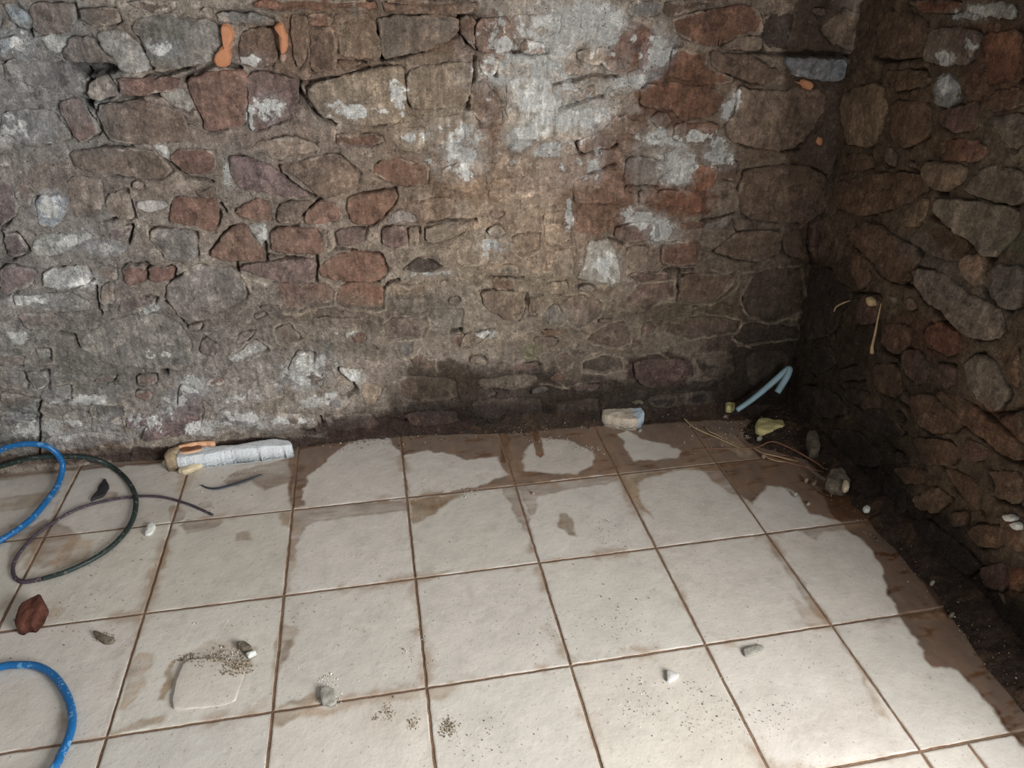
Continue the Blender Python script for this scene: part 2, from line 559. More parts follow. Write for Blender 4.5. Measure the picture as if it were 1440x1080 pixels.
RIGHT = """
G p 1313,38 1364,38 1384,49 1367,89 1320,93 1300,84 1304,62
L n 1355,0 1410,0 1431,12 1429,29 1360,20
L p 1313,115 1333,104 1347,111 1347,142 1333,153 1315,147
P n 1320,153 1350,150 1375,140 1377,182 1342,187 1317,170
B p 1250,15 1280,13 1307,29 1309,55 1293,84 1244,80 1231,44
R n 1280,0 1351,0 1351,18 1302,20
B n 1249,98 1298,98 1311,118 1262,131 1247,115
T p 1193,124 1244,115 1251,147 1244,173 1227,211 1187,200 1182,160
B n 1255,142 1307,142 1309,191 1275,211 1251,191
R n 1384,47 1440,38 1440,115 1387,122 1382,90
G n 1387,165 1440,155 1440,200 1427,213 1407,191
R n 1320,195 1375,195 1395,211 1375,229 1324,224
T p 1304,242 1311,226 1364,233 1362,253 1333,271 1313,264
G p 1360,264 1382,235 1413,233 1440,244 1440,287 1415,289 1371,278
G p 1318,280 1364,280 1431,293 1431,327 1393,367 1364,340 1342,327 1320,300
B n 1178,255 1231,242 1298,242 1309,269 1275,289 1222,305 1180,293
T p 1277,293 1309,275 1309,295 1293,322 1273,313
B n 1307,322 1333,318 1362,346 1349,371 1304,358
B p 1227,309 1302,353 1275,402 1258,395 1231,362 1195,331
T p 1353,360 1382,355 1389,398 1369,404 1351,377
G p 1284,375 1331,384 1369,415 1409,429 1422,460 1409,478 1369,474 1333,440 1304,424 1289,398
G p 1392,373 1440,371 1440,431 1424,438 1395,411
B n 1191,351 1218,358 1231,393 1215,409 1200,391
K n 1135,378 1164,373 1207,413 1187,440 1178,470 1133,480
P n 1206,417 1240,415 1236,455 1204,458
B n 1244,453 1284,457 1284,478 1262,502 1238,487
R p 1298,475 1309,457 1333,451 1360,471 1351,498 1333,500 1304,487
P n 1264,507 1275,489 1293,493 1309,522 1293,545 1273,529
P p 1313,509 1347,513 1345,540 1329,547 1315,531
G p 1357,507 1387,495 1407,511 1427,553 1407,580 1387,571 1357,535
B n 1229,511 1260,511 1271,549 1253,562 1229,544
K n 1182,520 1204,513 1215,535 1187,535
B p 1313,549 1342,553 1396,588 1440,624 1440,651 1400,631 1369,609 1333,582
B p 1277,555 1309,552 1358,595 1342,609 1309,609 1286,589
K n 1173,602 1209,606 1242,642 1231,660 1187,651
K n 1211,575 1235,573 1273,609 1244,618 1213,600
B n 1277,614 1333,618 1353,636 1342,655 1293,653
P n 1357,613 1396,635 1380,651 1355,640
B n 1250,656 1302,660 1295,682 1271,682
B p 1322,655 1371,673 1380,695 1373,722 1335,684
B p 1386,658 1440,664 1440,711 1397,700
T p 1282,702 1309,682 1336,702 1315,725 1289,715
B p 1337,720 1360,718 1358,740 1338,742
B p 1367,737 1409,740 1407,771 1375,771 1360,751
K p 1275,731 1304,731 1353,769 1373,795 1360,811 1320,780 1275,755
R n 1418,795 1440,800 1440,831 1422,829
B n 1410,490 1440,485 1440,545 1430,545 1410,508
B n 1395,127 1440,122 1440,150 1390,160
B n 1400,720 1440,725 1440,780 1412,770
P n 1366,800 1410,790 1415,830 1380,830
K n 1140,490 1175,485 1180,515 1145,530
K n 1130,540 1170,545 1200,580 1160,590 1130,565
K n 1190,545 1222,550 1205,570 1185,560
K n 1245,665 1270,690 1275,720 1255,725 1235,690
B n 1190,215 1225,215 1230,238 1180,245
"""
CODE = {'R': (116, 84, 71), 'O': (124, 86, 69), 'B': (108, 90, 78), 'T': (136, 120, 105), 'G': (122, 116, 111),
        'P': (106, 86, 82), 'W': (174, 170, 163), 'K': (62, 56, 54), 'L': (160, 166, 170)}
CODE = {k: lin(*v) * (1.18 if k != 'K' else 1.0) for k, v in CODE.items()}
TINT = np.ones(3)


def parse(txt, proj):
    out = []
    for ln in txt.strip().splitlines():
        f = ln.split()
        px = [tuple(map(float, q.split(','))) for q in f[2:]]
        out.append([f[0], f[1], np.array([proj(*q) for q in px])])
    return out


# colour washes on the walls (lime bloom, rust-brown wash, damp, painted corner shade): centre, radii (pixels), turn, colour, strength, raggedness
def lc(*a): return lin(*a)


PATCH_BACK = [
    (180, 330, 330, 330, 0, lc(136, 128, 122), .35, .3), (60, 300, 120, 300, 0, lc(128, 130, 132), .3, .4),
    (560, 330, 260, 90, 0, lc(140, 118, 98), .35, .5), (760, 340, 150, 110, 0, lc(148, 130, 110), .5, .5),
    (620, 150, 130, 110, 0, lc(140, 118, 98), .45, .5), (870, 330, 120, 120, 0, lc(125, 104, 88), .3, .5),
    (720, 440, 240, 60, 0, lc(134, 118, 98), .45, .5), (420, 460, 200, 40, 0, lc(122, 110, 98), .6, .4),
    (1000, 300, 150, 200, 0, lc(105, 84, 66), .45, .5), (1060, 100, 120, 200, 0, lc(96, 74, 56), .5, .4),
    (1080, 430, 130, 130, 0, lc(80, 66, 54), .6, .4), (980, 480, 160, 60, 0, lc(96, 82, 68), .5, .4),
    (775, 150, 120, 170, 0, lc(172, 152, 134), .7, .5), (740, 300, 90, 90, 0, lc(168, 144, 122), .6, .5), (900, 220, 90, 70, 0, lc(160, 148, 136), .4, .54),
    (200, 520, 240, 80, 0, lc(142, 136, 130), .4, .5), (60, 100, 120, 100, 0, lc(132, 134, 132), .4, .5), (520, 50, 200, 60, 0, lc(118, 96, 78), .45, .5),
    (530, 230, 160, 60, 0, lc(122, 98, 80), .4, .5), (330, 150, 140, 60, 0, lc(122, 100, 88), .35, .5), (180, 250, 160, 30, 0, lc(116, 98, 84), .4, .5),
    # brown wash areas
    (440, 60, 110, 60, 0, lc(112, 84, 64), .5, .7), (700, 240, 110, 40, -10, lc(126, 98, 76), .5, .8), (600, 40, 120, 45, 0, lc(112, 86, 68), .5, .7),
    (700, 55, 70, 35, 0, lc(110, 76, 56), .6, .8), (840, 270, 60, 70, 0, lc(112, 80, 62), .75, .7), (690, 160, 20, 60, 0, lc(112, 82, 64), .7, .8),
    (860, 190, 60, 25, -20, lc(112, 84, 66), .8, .7), (950, 130, 60, 50, 0, lc(104, 72, 54), .8, .6),
    (890, 70, 40, 40, 30, lc(118, 82, 64), .75, .6), (955, 280, 50, 30, 0, lc(116, 74, 56), .6, .6),
    (170, 60, 60, 40, 0, lc(104, 90, 78), .4, .7), (560, 295, 80, 20, 0, lc(118, 88, 72), .4, .7),
    # lime bloom and plaster remnants
    (790, 40, 60, 38, 10, lc(196, 196, 192), .85, .9), (845, 20, 40, 24, 0, lc(200, 204, 206), .8, .9), (760, 130, 48, 62, 0, lc(192, 190, 182), .85, .8),
    (800, 165, 75, 30, -12, lc(186, 182, 174), .8, .8), (745, 190, 50, 25, 0, lc(186, 176, 162), .7, .8), (880, 118, 45, 14, -15, lc(192, 192, 188), .8, .8),
    (925, 75, 28, 40, 20, lc(176, 178, 180), .75, .9), (930, 195, 40, 16, 10, lc(166, 160, 148), .8, .7), (950, 235, 34, 34, 0, lc(192, 192, 186), .85, .9),
    (1010, 215, 30, 26, 30, lc(170, 168, 162), .8, .9), (1025, 150, 14, 30, 30, lc(176, 172, 166), .75, .8), (905, 310, 38, 22, 20, lc(170, 164, 156), .75, .8),
    (930, 325, 24, 26, 0, lc(178, 176, 170), .75, .9), (645, 215, 38, 22, 10, lc(184, 182, 178), .7, .9), (640, 240, 40, 18, 0, lc(166, 160, 152), .6, .9),
    (690, 345, 34, 22, 0, lc(172, 168, 160), .6, .9), (850, 372, 30, 32, 0, lc(190, 190, 184), .7, .8), (775, 205, 60, 12, -12, lc(170, 152, 136), .6, .8),
    (790, 245, 40, 30, 0, lc(166, 144, 128), .6, .8), (560, 130, 30, 45, 0, lc(168, 152, 134), .6, .9), (490, 155, 50, 22, 0, lc(172, 160, 148), .55, .9),
    (600, 150, 60, 50, 0, lc(146, 126, 104), .5, .8), (380, 150, 28, 26, 0, lc(176, 176, 174), .7, 1.0), (352, 165, 10, 22, 0, lc(190, 192, 192), .7, .8),
    (232, 68, 34, 17, 10, lc(166, 172, 178), .7, .9), (355, 85, 30, 14, 0, lc(150, 150, 148), .6, .9), (30, 180, 60, 22, 10, lc(150, 158, 164), .6, .9),
    (25, 60, 30, 30, 0, lc(150, 156, 162), .55, .8), (75, 290, 26, 24, 0, lc(168, 172, 178), .75, .9), (150, 350, 28, 14, 0, lc(176, 180, 186), .7, .9),
    (95, 340, 36, 16, -15, lc(166, 168, 170), .55, .9), (115, 395, 30, 14, 0, lc(164, 166, 172), .6, .9), (215, 435, 26, 10, -20, lc(170, 172, 176), .6, .9),
    (35, 420, 50, 10, 0, lc(160, 166, 166), .5, .9), (320, 240, 8, 34, 0, lc(168, 164, 156), .7, .6), (370, 325, 16, 18, 0, lc(170, 166, 158), .7, .6),
    (60, 600, 80, 26, -5, lc(170, 170, 172), .6, 1.1), (120, 560, 70, 14, -5, lc(168, 166, 166), .5, 1.1), (450, 560, 60, 18, -5, lc(160, 156, 152), .45, 1.1),
    (300, 600, 80, 14, -5, lc(166, 164, 164), .6, 1.1), (760, 90, 120, 110, 0, lc(198, 194, 186), .5, 1.1), (770, 215, 90, 60, 0, lc(190, 180, 168), .4, 1.1), (640, 200, 60, 50, 0, lc(186, 180, 170), .45, 1.1),
    (700, 110, 30, 26, 0, lc(190, 186, 178), .6, 1.1), (860, 50, 40, 40, 0, lc(190, 190, 186), .55, 1.1), (980, 190, 40, 14, 0, lc(180, 176, 168), .6, 1.0), (585, 190, 40, 20, 0, lc(176, 166, 152), .4, 1.1),
    (30, 470, 60, 14, 0, lc(164, 162, 158), .45, 1.0), (400, 590, 60, 12, 0, lc(164, 164, 166), .5, 1.1), (690, 470, 60, 14, 0, lc(168, 156, 138), .4, 1.0), (470, 470, 60, 10, 0, lc(172, 158, 140), .4, 1.0),
    (200, 588, 60, 18, -5, lc(168, 166, 168), .6, 1.1), (140, 612, 70, 18, -5, lc(150, 148, 146), .5, 1.1), (350, 590, 60, 20, 5, lc(156, 152, 152), .5, 1.1),
    (250, 565, 30, 18, 0, lc(166, 168, 174), .6, 1.1), (430, 520, 40, 30, -30, lc(164, 166, 168), .6, 1.1), (330, 560, 40, 16, 0, lc(164, 162, 160), .5, 1.1),
    (350, 495, 34, 12, -20, lc(180, 176, 170), .6, .8), (270, 540, 24, 14, 0, lc(166, 170, 176), .6, 1.0), (55, 545, 30, 12, 0, lc(160, 160, 162), .5, 1),
    (230, 500, 60, 12, 0, lc(164, 162, 158), .5, 1.0), (790, 445, 40, 14, 0, lc(160, 148, 130), .4, 1.0), (600, 385, 60, 8, 0, lc(176, 166, 150), .6, .9),
    (640, 440, 60, 50, 0, lc(136, 126, 112), .4, .9), (745, 495, 14, 14, 0, lc(150, 148, 112), .6, .8), (500, 530, 14, 12, 0, lc(196, 196, 192), .7, .9),
    (1195, 60, 26, 22, 0, lc(140, 128, 118), .5, .9), (840, 225, 14, 40, 0, lc(178, 168, 164), .5, .9), (800, 300, 10, 40, 0, lc(166, 152, 136), .6, .8),
    # smooth smeared render low on the wall
    (170, 480, 120, 55, 0, lc(122, 115, 106), .75, .25), (110, 545, 90, 45, 0, lc(112, 108, 102), .5, .4), (330, 440, 60, 22, 0, lc(122, 112, 102), .8, .3),
    (500, 445, 90, 16, 0, lc(114, 100, 88), .85, .3), (590, 430, 40, 18, 0, lc(110, 98, 86), .8, .3), (970, 440, 90, 18, 0, lc(98, 84, 68), .8, .3),
    (830, 500, 110, 50, 0, lc(104, 90, 76), .5, .4),
    # dark damp earth soaked up from the floor; last strip: corner shade painted in
    (700, 560, 150, 46, 0, lc(66, 54, 46), .88, .45), (700, 600, 250, 34, 0, lc(48, 38, 33), .92, .3), (960, 575, 200, 44, 0, lc(54, 44, 37), .9, .35),
    (560, 600, 120, 20, 0, lc(70, 52, 46), .8, .5), (320, 632, 230, 14, -4, lc(70, 50, 44), .8, .6), (1090, 540, 90, 90, 0, lc(48, 38, 30), .85, .4),
    (620, 530, 50, 26, 10, lc(72, 60, 48), .75, .6), (100, 640, 160, 9, -4, lc(78, 62, 54), .7, .6), (930, 520, 50, 24, 0, lc(70, 50, 46), .7, .6),
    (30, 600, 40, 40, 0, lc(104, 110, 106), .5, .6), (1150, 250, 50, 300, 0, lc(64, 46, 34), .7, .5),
]
PATCH_RIGHT = [
    (1240, 150, 90, 180, 0, lc(92, 74, 56), .4, .6), (1400, 80, 60, 80, 0, lc(116, 82, 66), .5, .8), (1400, 240, 60, 60, 0, lc(124, 112, 96), .4, .7),
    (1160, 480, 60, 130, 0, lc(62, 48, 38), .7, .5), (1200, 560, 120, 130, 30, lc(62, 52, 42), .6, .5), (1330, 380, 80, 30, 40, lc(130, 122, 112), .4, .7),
    (1365, 20, 40, 16, 0, lc(150, 156, 144), .7, .8), (1330, 122, 16, 20, 0, lc(186, 194, 202), .75, .8), (1335, 80, 30, 14, 10, lc(160, 158, 156), .6, .8),
    (1370, 60, 14, 22, 0, lc(156, 152, 150), .6, .8), (1395, 330, 40, 26, 0, lc(110, 104, 90), .3, .7), (1400, 600, 50, 30, 30, lc(122, 84, 66), .6, .7),
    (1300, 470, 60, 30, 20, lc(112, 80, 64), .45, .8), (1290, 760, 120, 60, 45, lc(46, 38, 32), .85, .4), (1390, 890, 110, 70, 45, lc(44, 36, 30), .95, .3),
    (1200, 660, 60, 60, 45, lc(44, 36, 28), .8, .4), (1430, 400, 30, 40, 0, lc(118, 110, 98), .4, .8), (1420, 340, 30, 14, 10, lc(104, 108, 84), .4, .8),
    (1225, 205, 30, 20, 0, lc(120, 104, 80), .4, .8), (1350, 700, 60, 30, 30, lc(112, 90, 70), .4, .7), (1430, 820, 22, 22, 0, lc(116, 82, 60), .5, .8),
    (1310, 200, 50, 12, 20, lc(120, 96, 72), .6, .8), (1260, 130, 50, 8, 0, lc(118, 92, 68), .5, .8), (1400, 180, 50, 8, 20, lc(138, 126, 104), .5, .7),
]


def prep_patches(lst, proj):
    out = []
    for cx, cy, rx, ry, rot, c, st, rag in lst:
        p0 = proj(cx, cy)
        J = np.stack([proj(cx + 2, cy) - proj(cx - 2, cy), proj(cx, cy + 2) - proj(cx, cy - 2)], 1) / 4
        Ji = np.linalg.inv(J)
        a = math.radians(rot)
        Rm = np.array([[math.cos(a), math.sin(a)], [-math.sin(a), math.cos(a)]])
        A = np.diag([1 / rx, 1 / ry]) @ Rm @ Ji
        out.append((p0, A, np.asarray(c), st, rag))
    return out


def lime(u, v, patches):
    n1 = fbm(u, v, 14, 5, 5, 0.62)
    out = np.zeros(u.shape)
    for p0, A, cc, st, rag in patches:
        if cc.mean() < 0.30 or rag < .55:
            continue
        du, dv = u - p0[0], v - p0[1]
        r = np.sqrt((A[0, 0] * du + A[0, 1] * dv) ** 2 + (A[1, 0] * du + A[1, 1] * dv) ** 2)
        out = np.maximum(out, np.clip((0.35 + 0.75 * st) * (1.45 - r) * .62 + 0.10 * n1, 0, 1) * sstep(2.0, 1.2, r))
    return out


def wash(c, u, v, patches):
    n1 = fbm(u, v, 14, 5, 5, 0.62); n2 = fbm(u, v, 45, 9, 4, 0.65)
    for p0, A, cc, st, rag in patches:
        du, dv = u - p0[0], v - p0[1]
        x = A[0, 0] * du + A[0, 1] * dv
        y = A[1, 0] * du + A[1, 1] * dv
        r = np.sqrt(x * x + y * y)
        soft = 0.34 if rag < 0.5 else 0.13
        w = (1 - r) + rag * (0.32 * n1 + 0.24 * n2)
        m = st * sstep(-soft, soft, w - (0.0 if rag < .5 else 0.05)) * (0.35 if cc.mean() >= .30 and rag >= .55 else 1.0)
        c = c * (1 - m[:, None]) + cc * m[:, None]
    return c


CR_BACK = """
7 22,35 40,42 46,52
9 205,62 212,82 216,96
10 262,112 275,102 300,92 340,97
8 530,45 534,70 538,86
9 647,20 648,42 657,62
14 420,128 433,148 452,164 472,173
6 465,84 515,88
8 537,86 565,82 600,70
8 425,117 480,108 520,95
5 525,175 560,170
12 668,80 667,108 661,125 658,152
8 698,84 696,108
7 715,75 766,78
7 780,117 832,108 870,107
6 775,157 815,145 850,135
8 815,216 830,210 868,204
6 827,245 865,233
11 1050,74 1110,75 1150,76 1232,80
8 1073,50 1068,72
6 1095,213 1122,210
7 985,308 1030,300
7 1003,355 1030,364 1064,368
8 954,380 953,424
5 1030,310 1036,330
9 392,232 395,245 415,260 442,277
12 425,301 440,291 452,278
8 374,340 374,368
10 373,359 400,361
8 334,364 336,380
7 385,397 402,400 428,395
8 446,350 446,395
8 473,350 500,350
6 480,395 534,395
9 541,405 545,396 560,392
8 600,312 670,309
7 720,334 726,329 761,328
7 690,390 736,391
7 676,411 722,411
6 741,414 740,430 732,450
6 743,446 757,443
8 850,335 877,346
12 478,517 490,532 501,546 495,553 468,566
8 548,588 592,594
6 420,600 442,603
7 134,404 137,425 142,442
8 232,426 250,432 258,452 272,461
7 84,465 104,470 110,486
8 0,328 15,366
7 56,562 53,600 56,645
8 37,522 40,536
9 205,108 240,104 262,98
9 170,137 215,134 250,126
8 120,100 128,118
7 233,226 262,247 300,254
8 310,285 318,296
7 185,318 180,342
6 150,310 168,306
6 452,580 452,592
6 870,265 900,262 925,262
5 900,265 900,285
7 925,317 922,335
9 935,380 975,378
8 1137,312 1133,345 1142,368
"""
CR_RIGHT = """
10 1190,330 1225,362 1250,392 1285,403
9 1310,302 1345,330 1362,345
8 1364,342 1392,368
9 1305,75 1240,86 1232,80
8 1311,58 1303,80
9 1284,376 1289,400 1305,426 1335,444
8 1310,226 1316,264 1335,274
9 1362,265 1415,290
9 1385,408 1425,440
10 1313,548 1345,590 1400,632 1440,655
8 1262,562 1310,610
9 1180,540 1220,590 1260,640
9 1320,655 1345,690 1380,725
9 1386,658 1400,700 1440,715
10 1275,730 1310,740 1355,772 1378,800
8 1240,515 1275,553
8 1427,553 1410,582 1440,575
8 1204,412 1240,414
9 1236,458 1236,487 1262,506
8 1298,470 1330,450 1352,462
"""


RIDGES = '''
5 385,432 400,441 415,443 445,434 470,426 482,432 500,436 530,439 543,432
4 338,384 350,394 356,412
4 345,386 362,396 380,404
5 930,426 960,427 998,430 1024,416 1038,399 1033,385
4 1000,379 1040,383 1060,380
5 858,426 870,436 905,438 928,430
4 1040,420 1050,441 1075,454 1100,451 1122,443
3 955,447 985,441 1015,446
4 757,500 764,518 776,530 798,546
4 818,526 820,506 845,492
4 868,487 885,481 888,467 875,458
4 662,410 664,430 676,447
3 424,455 432,475 432,488
4 124,590 127,570 145,562
3 130,586 146,596
4 168,572 176,588 178,601
3 83,512 118,520
4 570,506 583,498 592,486
3 610,500 616,520
4 300,562 318,547 332,556
4 448,500 464,510 470,526
3 1030,474 1035,486 1056,488
3 740,430 756,446
4 0,544 20,543 42,556
4 55,575 70,586 110,580
4 500,452 520,447 530,455
5 760,540 800,546 840,535
4 900,500 925,495 940,505
'''


def parse_cr(t, proj):
    o = []
    for ln in t.strip().splitlines():
        f = ln.split()
        o.append((float(f[0]) / 1000, np.array([proj(*map(float, q.split(','))) for q in f[1:]])))
    return o


def relief(u, v, seed):        # slow undulation shared by mortar and stones
    return 0.011 * fbm(u, v, 4.0, seed, 3) + 0.004 * fbm(u, v, 14, seed + 2, 3)


def fill_stones(stones, box, rnd, n_max, codes, smin, smax, seed, outside=False):      # small rubble between the traced stones and beyond the frame
    polys = [s[2] for s in stones]
    boxes = [(p.min(0), p.max(0)) for p in polys]
    out = []
    tries = 0
    while len(out) < n_max and tries < 9000:
        tries += 1
        c = np.array([rnd.uniform(box[0], box[1]), rnd.uniform(box[2], box[3])])
        if in_view(box, c) == outside:
            continue
        rx = rnd.uniform(smin, smax); ry = rx * rnd.uniform(0.4, 0.75)
        k = rnd.randint(6, 9)
        a0 = rnd.uniform(-.2, .2)
        ph = [2 * math.pi * i / k + rnd.uniform(-.25, .25) for i in range(k)]
        p = np.array([[rx * math.cos(t) * rnd.uniform(.8, 1.15), ry * math.sin(t) * rnd.uniform(.8, 1.15)] for t in ph])
        p = p @ np.array([[math.cos(a0), math.sin(a0)], [-math.sin(a0), math.cos(a0)]]) + c
        lo, hi = p.min(0) - .004, p.max(0) + .004
        ok = True
        for q, (l2, h2) in zip(polys, boxes):
            if lo[0] > h2[0] or hi[0] < l2[0] or lo[1] > h2[1] or hi[1] < l2[1]:
                continue
            pts = np.vstack([p, (p + np.roll(p, 1, 0)) / 2, c[None]])
            if sd_poly(pts[:, 0], pts[:, 1], q).min() < 0.005 or sd_poly(q[:, 0], q[:, 1], p).min() < 0.003:
                ok = False
                break
        if ok:
            s = [rnd.choice(codes), rnd.choice('nnns'), p]
            out.append(s); polys.append(p); boxes.append((p.min(0), p.max(0)))
    return out


def in_view(box, c):
    return view_box[0] < c[0] < view_box[1] and c[1] < view_box[3]


def make_wall(name, P, proj, box, step, stones, cracks, ridges, patches, base_fn, seed, thick):
    uf = (-1.3, box[1]) if name == 'wall_back' else (-1.1, box[1])
    uu = np.concatenate([np.arange(box[0], uf[0], .02), np.arange(uf[0], uf[1] + step, step)])
    vv = np.concatenate([np.arange(box[2], 1.42, step), np.arange(1.42 + .01, box[3], .02)])
    nu, nv = len(uu), len(vv)
    box = (uu[0], uu[-1], vv[0], vv[-1])
    U, V = np.meshgrid(uu, vv, indexing='ij')
    low = relief(U, V, seed)
    smooth = np.clip(fbm(U, V, 3.0, seed + 30, 3) * 0.8 + 0.5, 0.15, 1)
    H = low + 0.002 + smooth * (0.0046 * fbm(U, V, 34, seed + 4, 4, .6) + 0.0022 * fbm(U, V, 120, seed + 8, 3, .6))
    u1, v1 = U.ravel(), V.ravel()
    C = base_fn(u1, v1)
    C = C * (1 + 0.16 * fbm(u1, v1, 9, seed + 6, 4)[:, None])
    C = wash(C, u1, v1, patches).reshape(nu, nv, 3)
    LM = lime(u1, v1, patches)
    if name == 'wall_back':
        C = C * (1 + .26 * sstep(.05, .14, C.mean(2)))[..., None]
    gap = np.clip(fbm(U, V, 13, seed + 21, 3) * 1.5 + 0.05, 0, 1)
    pale = lin(176, 158, 136)

    def win(lo, hi, pad):
        i0, i1 = np.searchsorted(uu, (lo[0] - pad, hi[0] + pad)); j0, j1 = np.searchsorted(vv, (lo[1] - pad, hi[1] + pad))
        return slice(i0, i1), slice(j0, j1)
    for code, kind, p in stones:
        w = win(p.min(0), p.max(0), 0.02)
        if U[w].size == 0:
            continue
        x = U[w] + 0.003 * fbm(U[w], V[w], 60, seed + 1, 2); y = V[w] + 0.003 * fbm(U[w], V[w], 60, seed + 2, 2)
        d = sd_poly(x, y, p)
        if kind == 'h':
            H[w] -= 0.045 * sstep(0.004, -0.008, d)
            C[w] = C[w] * (1 - 0.5 * sstep(0.003, -0.004, d)[..., None])  # shade inside the hollow painted into the colour
        elif kind in 'np':
            H[w] -= ((0.019 if kind == 'p' else 0.015) * gap[w]) * sstep(0.0055, 0.001, d)
            H[w] -= 0.012 * sstep(-0.001, -0.008, d)
        elif kind == 'r':
            ridge = np.exp(-((d - 0.007) / 0.0035) ** 2) * np.clip(0.4 + 0.9 * gap[w], 0, 1)
            H[w] += 0.006 * ridge
            H[w] -= 0.008 * sstep(0.0025, -0.002, d)
            k = (0.8 * ridge)[..., None]
            C[w] = C[w] * (1 - k) + (0.55 * pale + 0.75 * C[w]) * k
        else:
            H[w] -= 0.006 * sstep(0.002, -0.004, d)
    for wd, pts in cracks:
        w = win(pts.min(0), pts.max(0), 0.03)
        if U[w].size == 0:
            continue
        x = U[w] + 0.005 * fbm(U[w], V[w], 30, seed + 11, 3); y = V[w] + 0.005 * fbm(U[w], V[w], 30, seed + 12, 3)
        d = d_line(x, y, pts)
        H[w] -= 0.024 * sstep(wd * 0.75, wd * 0.15, d)
        k = (0.45 * sstep(wd * .8, wd * .2, d))[..., None]
        C[w] = C[w] * (1 - k) + lin(52, 38, 30) * k  # crack shade painted in as dark brown
    for wd, pts in ridges:
        w = win(pts.min(0), pts.max(0), 0.03)
        if U[w].size == 0:
            continue
        x = U[w] + 0.006 * fbm(U[w], V[w], 24, seed + 15, 3); y = V[w] + 0.006 * fbm(U[w], V[w], 24, seed + 16, 3)
        d = d_line(x, y, pts)
        g = np.exp(-(d / (wd * .9)) ** 2) * np.clip(.75 + .8 * fbm(U[w], V[w], 18, seed + 17, 3), 0.1, 1)
        H[w] += 0.006 * g
        k = (0.85 * g)[..., None]
        C[w] = C[w] * (1 - k) + (0.6 * pale + 0.6 * C[w]) * k
    verts = P(U.ravel(), V.ravel(), H.ravel())
    idx = np.arange(nu * nv).reshape(nu, nv)
    a, b, c, d = idx[:-1, :-1].ravel(), idx[1:, :-1].ravel(), idx[1:, 1:].ravel(), idx[:-1, 1:].ravel()
    faces = np.stack([a, b, c, d], 1) if name == 'wall_back' else np.stack([a, d, c, b], 1)
    # close the wall into a solid behind the face
    nb = nu * nv
    corner = [(box[0], box[2]), (box[1], box[2]), (box[1], box[3]), (box[0], box[3])]
    border = np.concatenate([idx[:, 0], idx[-1, 1:], idx[::-1, -1][1:], idx[0, ::-1][1:-1]])
    bu, bv = U.ravel()[border], V.ravel()[border]
    verts = np.vstack([verts, P(bu, bv, np.full(len(bu), -thick))])
    fl = faces.tolist()
    m = len(border)
    for i in range(m):
        j = (i + 1) % m
        q = [int(border[j]), int(border[i]), nb + i, nb + j]
        fl.append(q if name == 'wall_back' else q[::-1])
    fl.append([nb + i for i in range(m)][::-1] if name == 'wall_back' else [nb + i for i in range(m)])
    Cf = np.vstack([C.reshape(-1, 3), np.tile(C.reshape(-1, 3).mean(0), (m, 1))])
    mk = np.zeros((len(Cf), 3)); mk[:len(LM), 0] = LM
    o = build(name, verts, fl, M_mortar, None, Cf, extra={'Mask': mk, 'Mor': Cf})
    o['kind'] = 'structure'
    return o


def smooth_outline(p, step, jit, rnd):
    for _ in range(1):
        q = []
        for i in range(len(p)):
            a, b = p[i], p[(i + 1) % len(p)]
            q += [a * .82 + b * .18, a * .18 + b * .82]
        p = np.array(q)
    out = []
    for i in range(len(p)):
        a, b = p[i], p[(i + 1) % len(p)]
        L = np.linalg.norm(b - a)
        n = max(1, int(round(L / step)))
        for k in range(n):
            out.append(a + (b - a) * k / n)
    out = np.array(out)
    s = rnd.uniform(0, 50)
    out[:, 0] += jit * fbm(out[:, 0] + s, out[:, 1], 70, 3, 3)
    out[:, 1] += jit * fbm(out[:, 0], out[:, 1] + s, 70, 4, 3)
    return out


def area2(p):
    x, y = p[:, 0], p[:, 1]
    return 0.5 * np.sum(x * np.roll(y, -1) - np.roll(x, -1) * y)


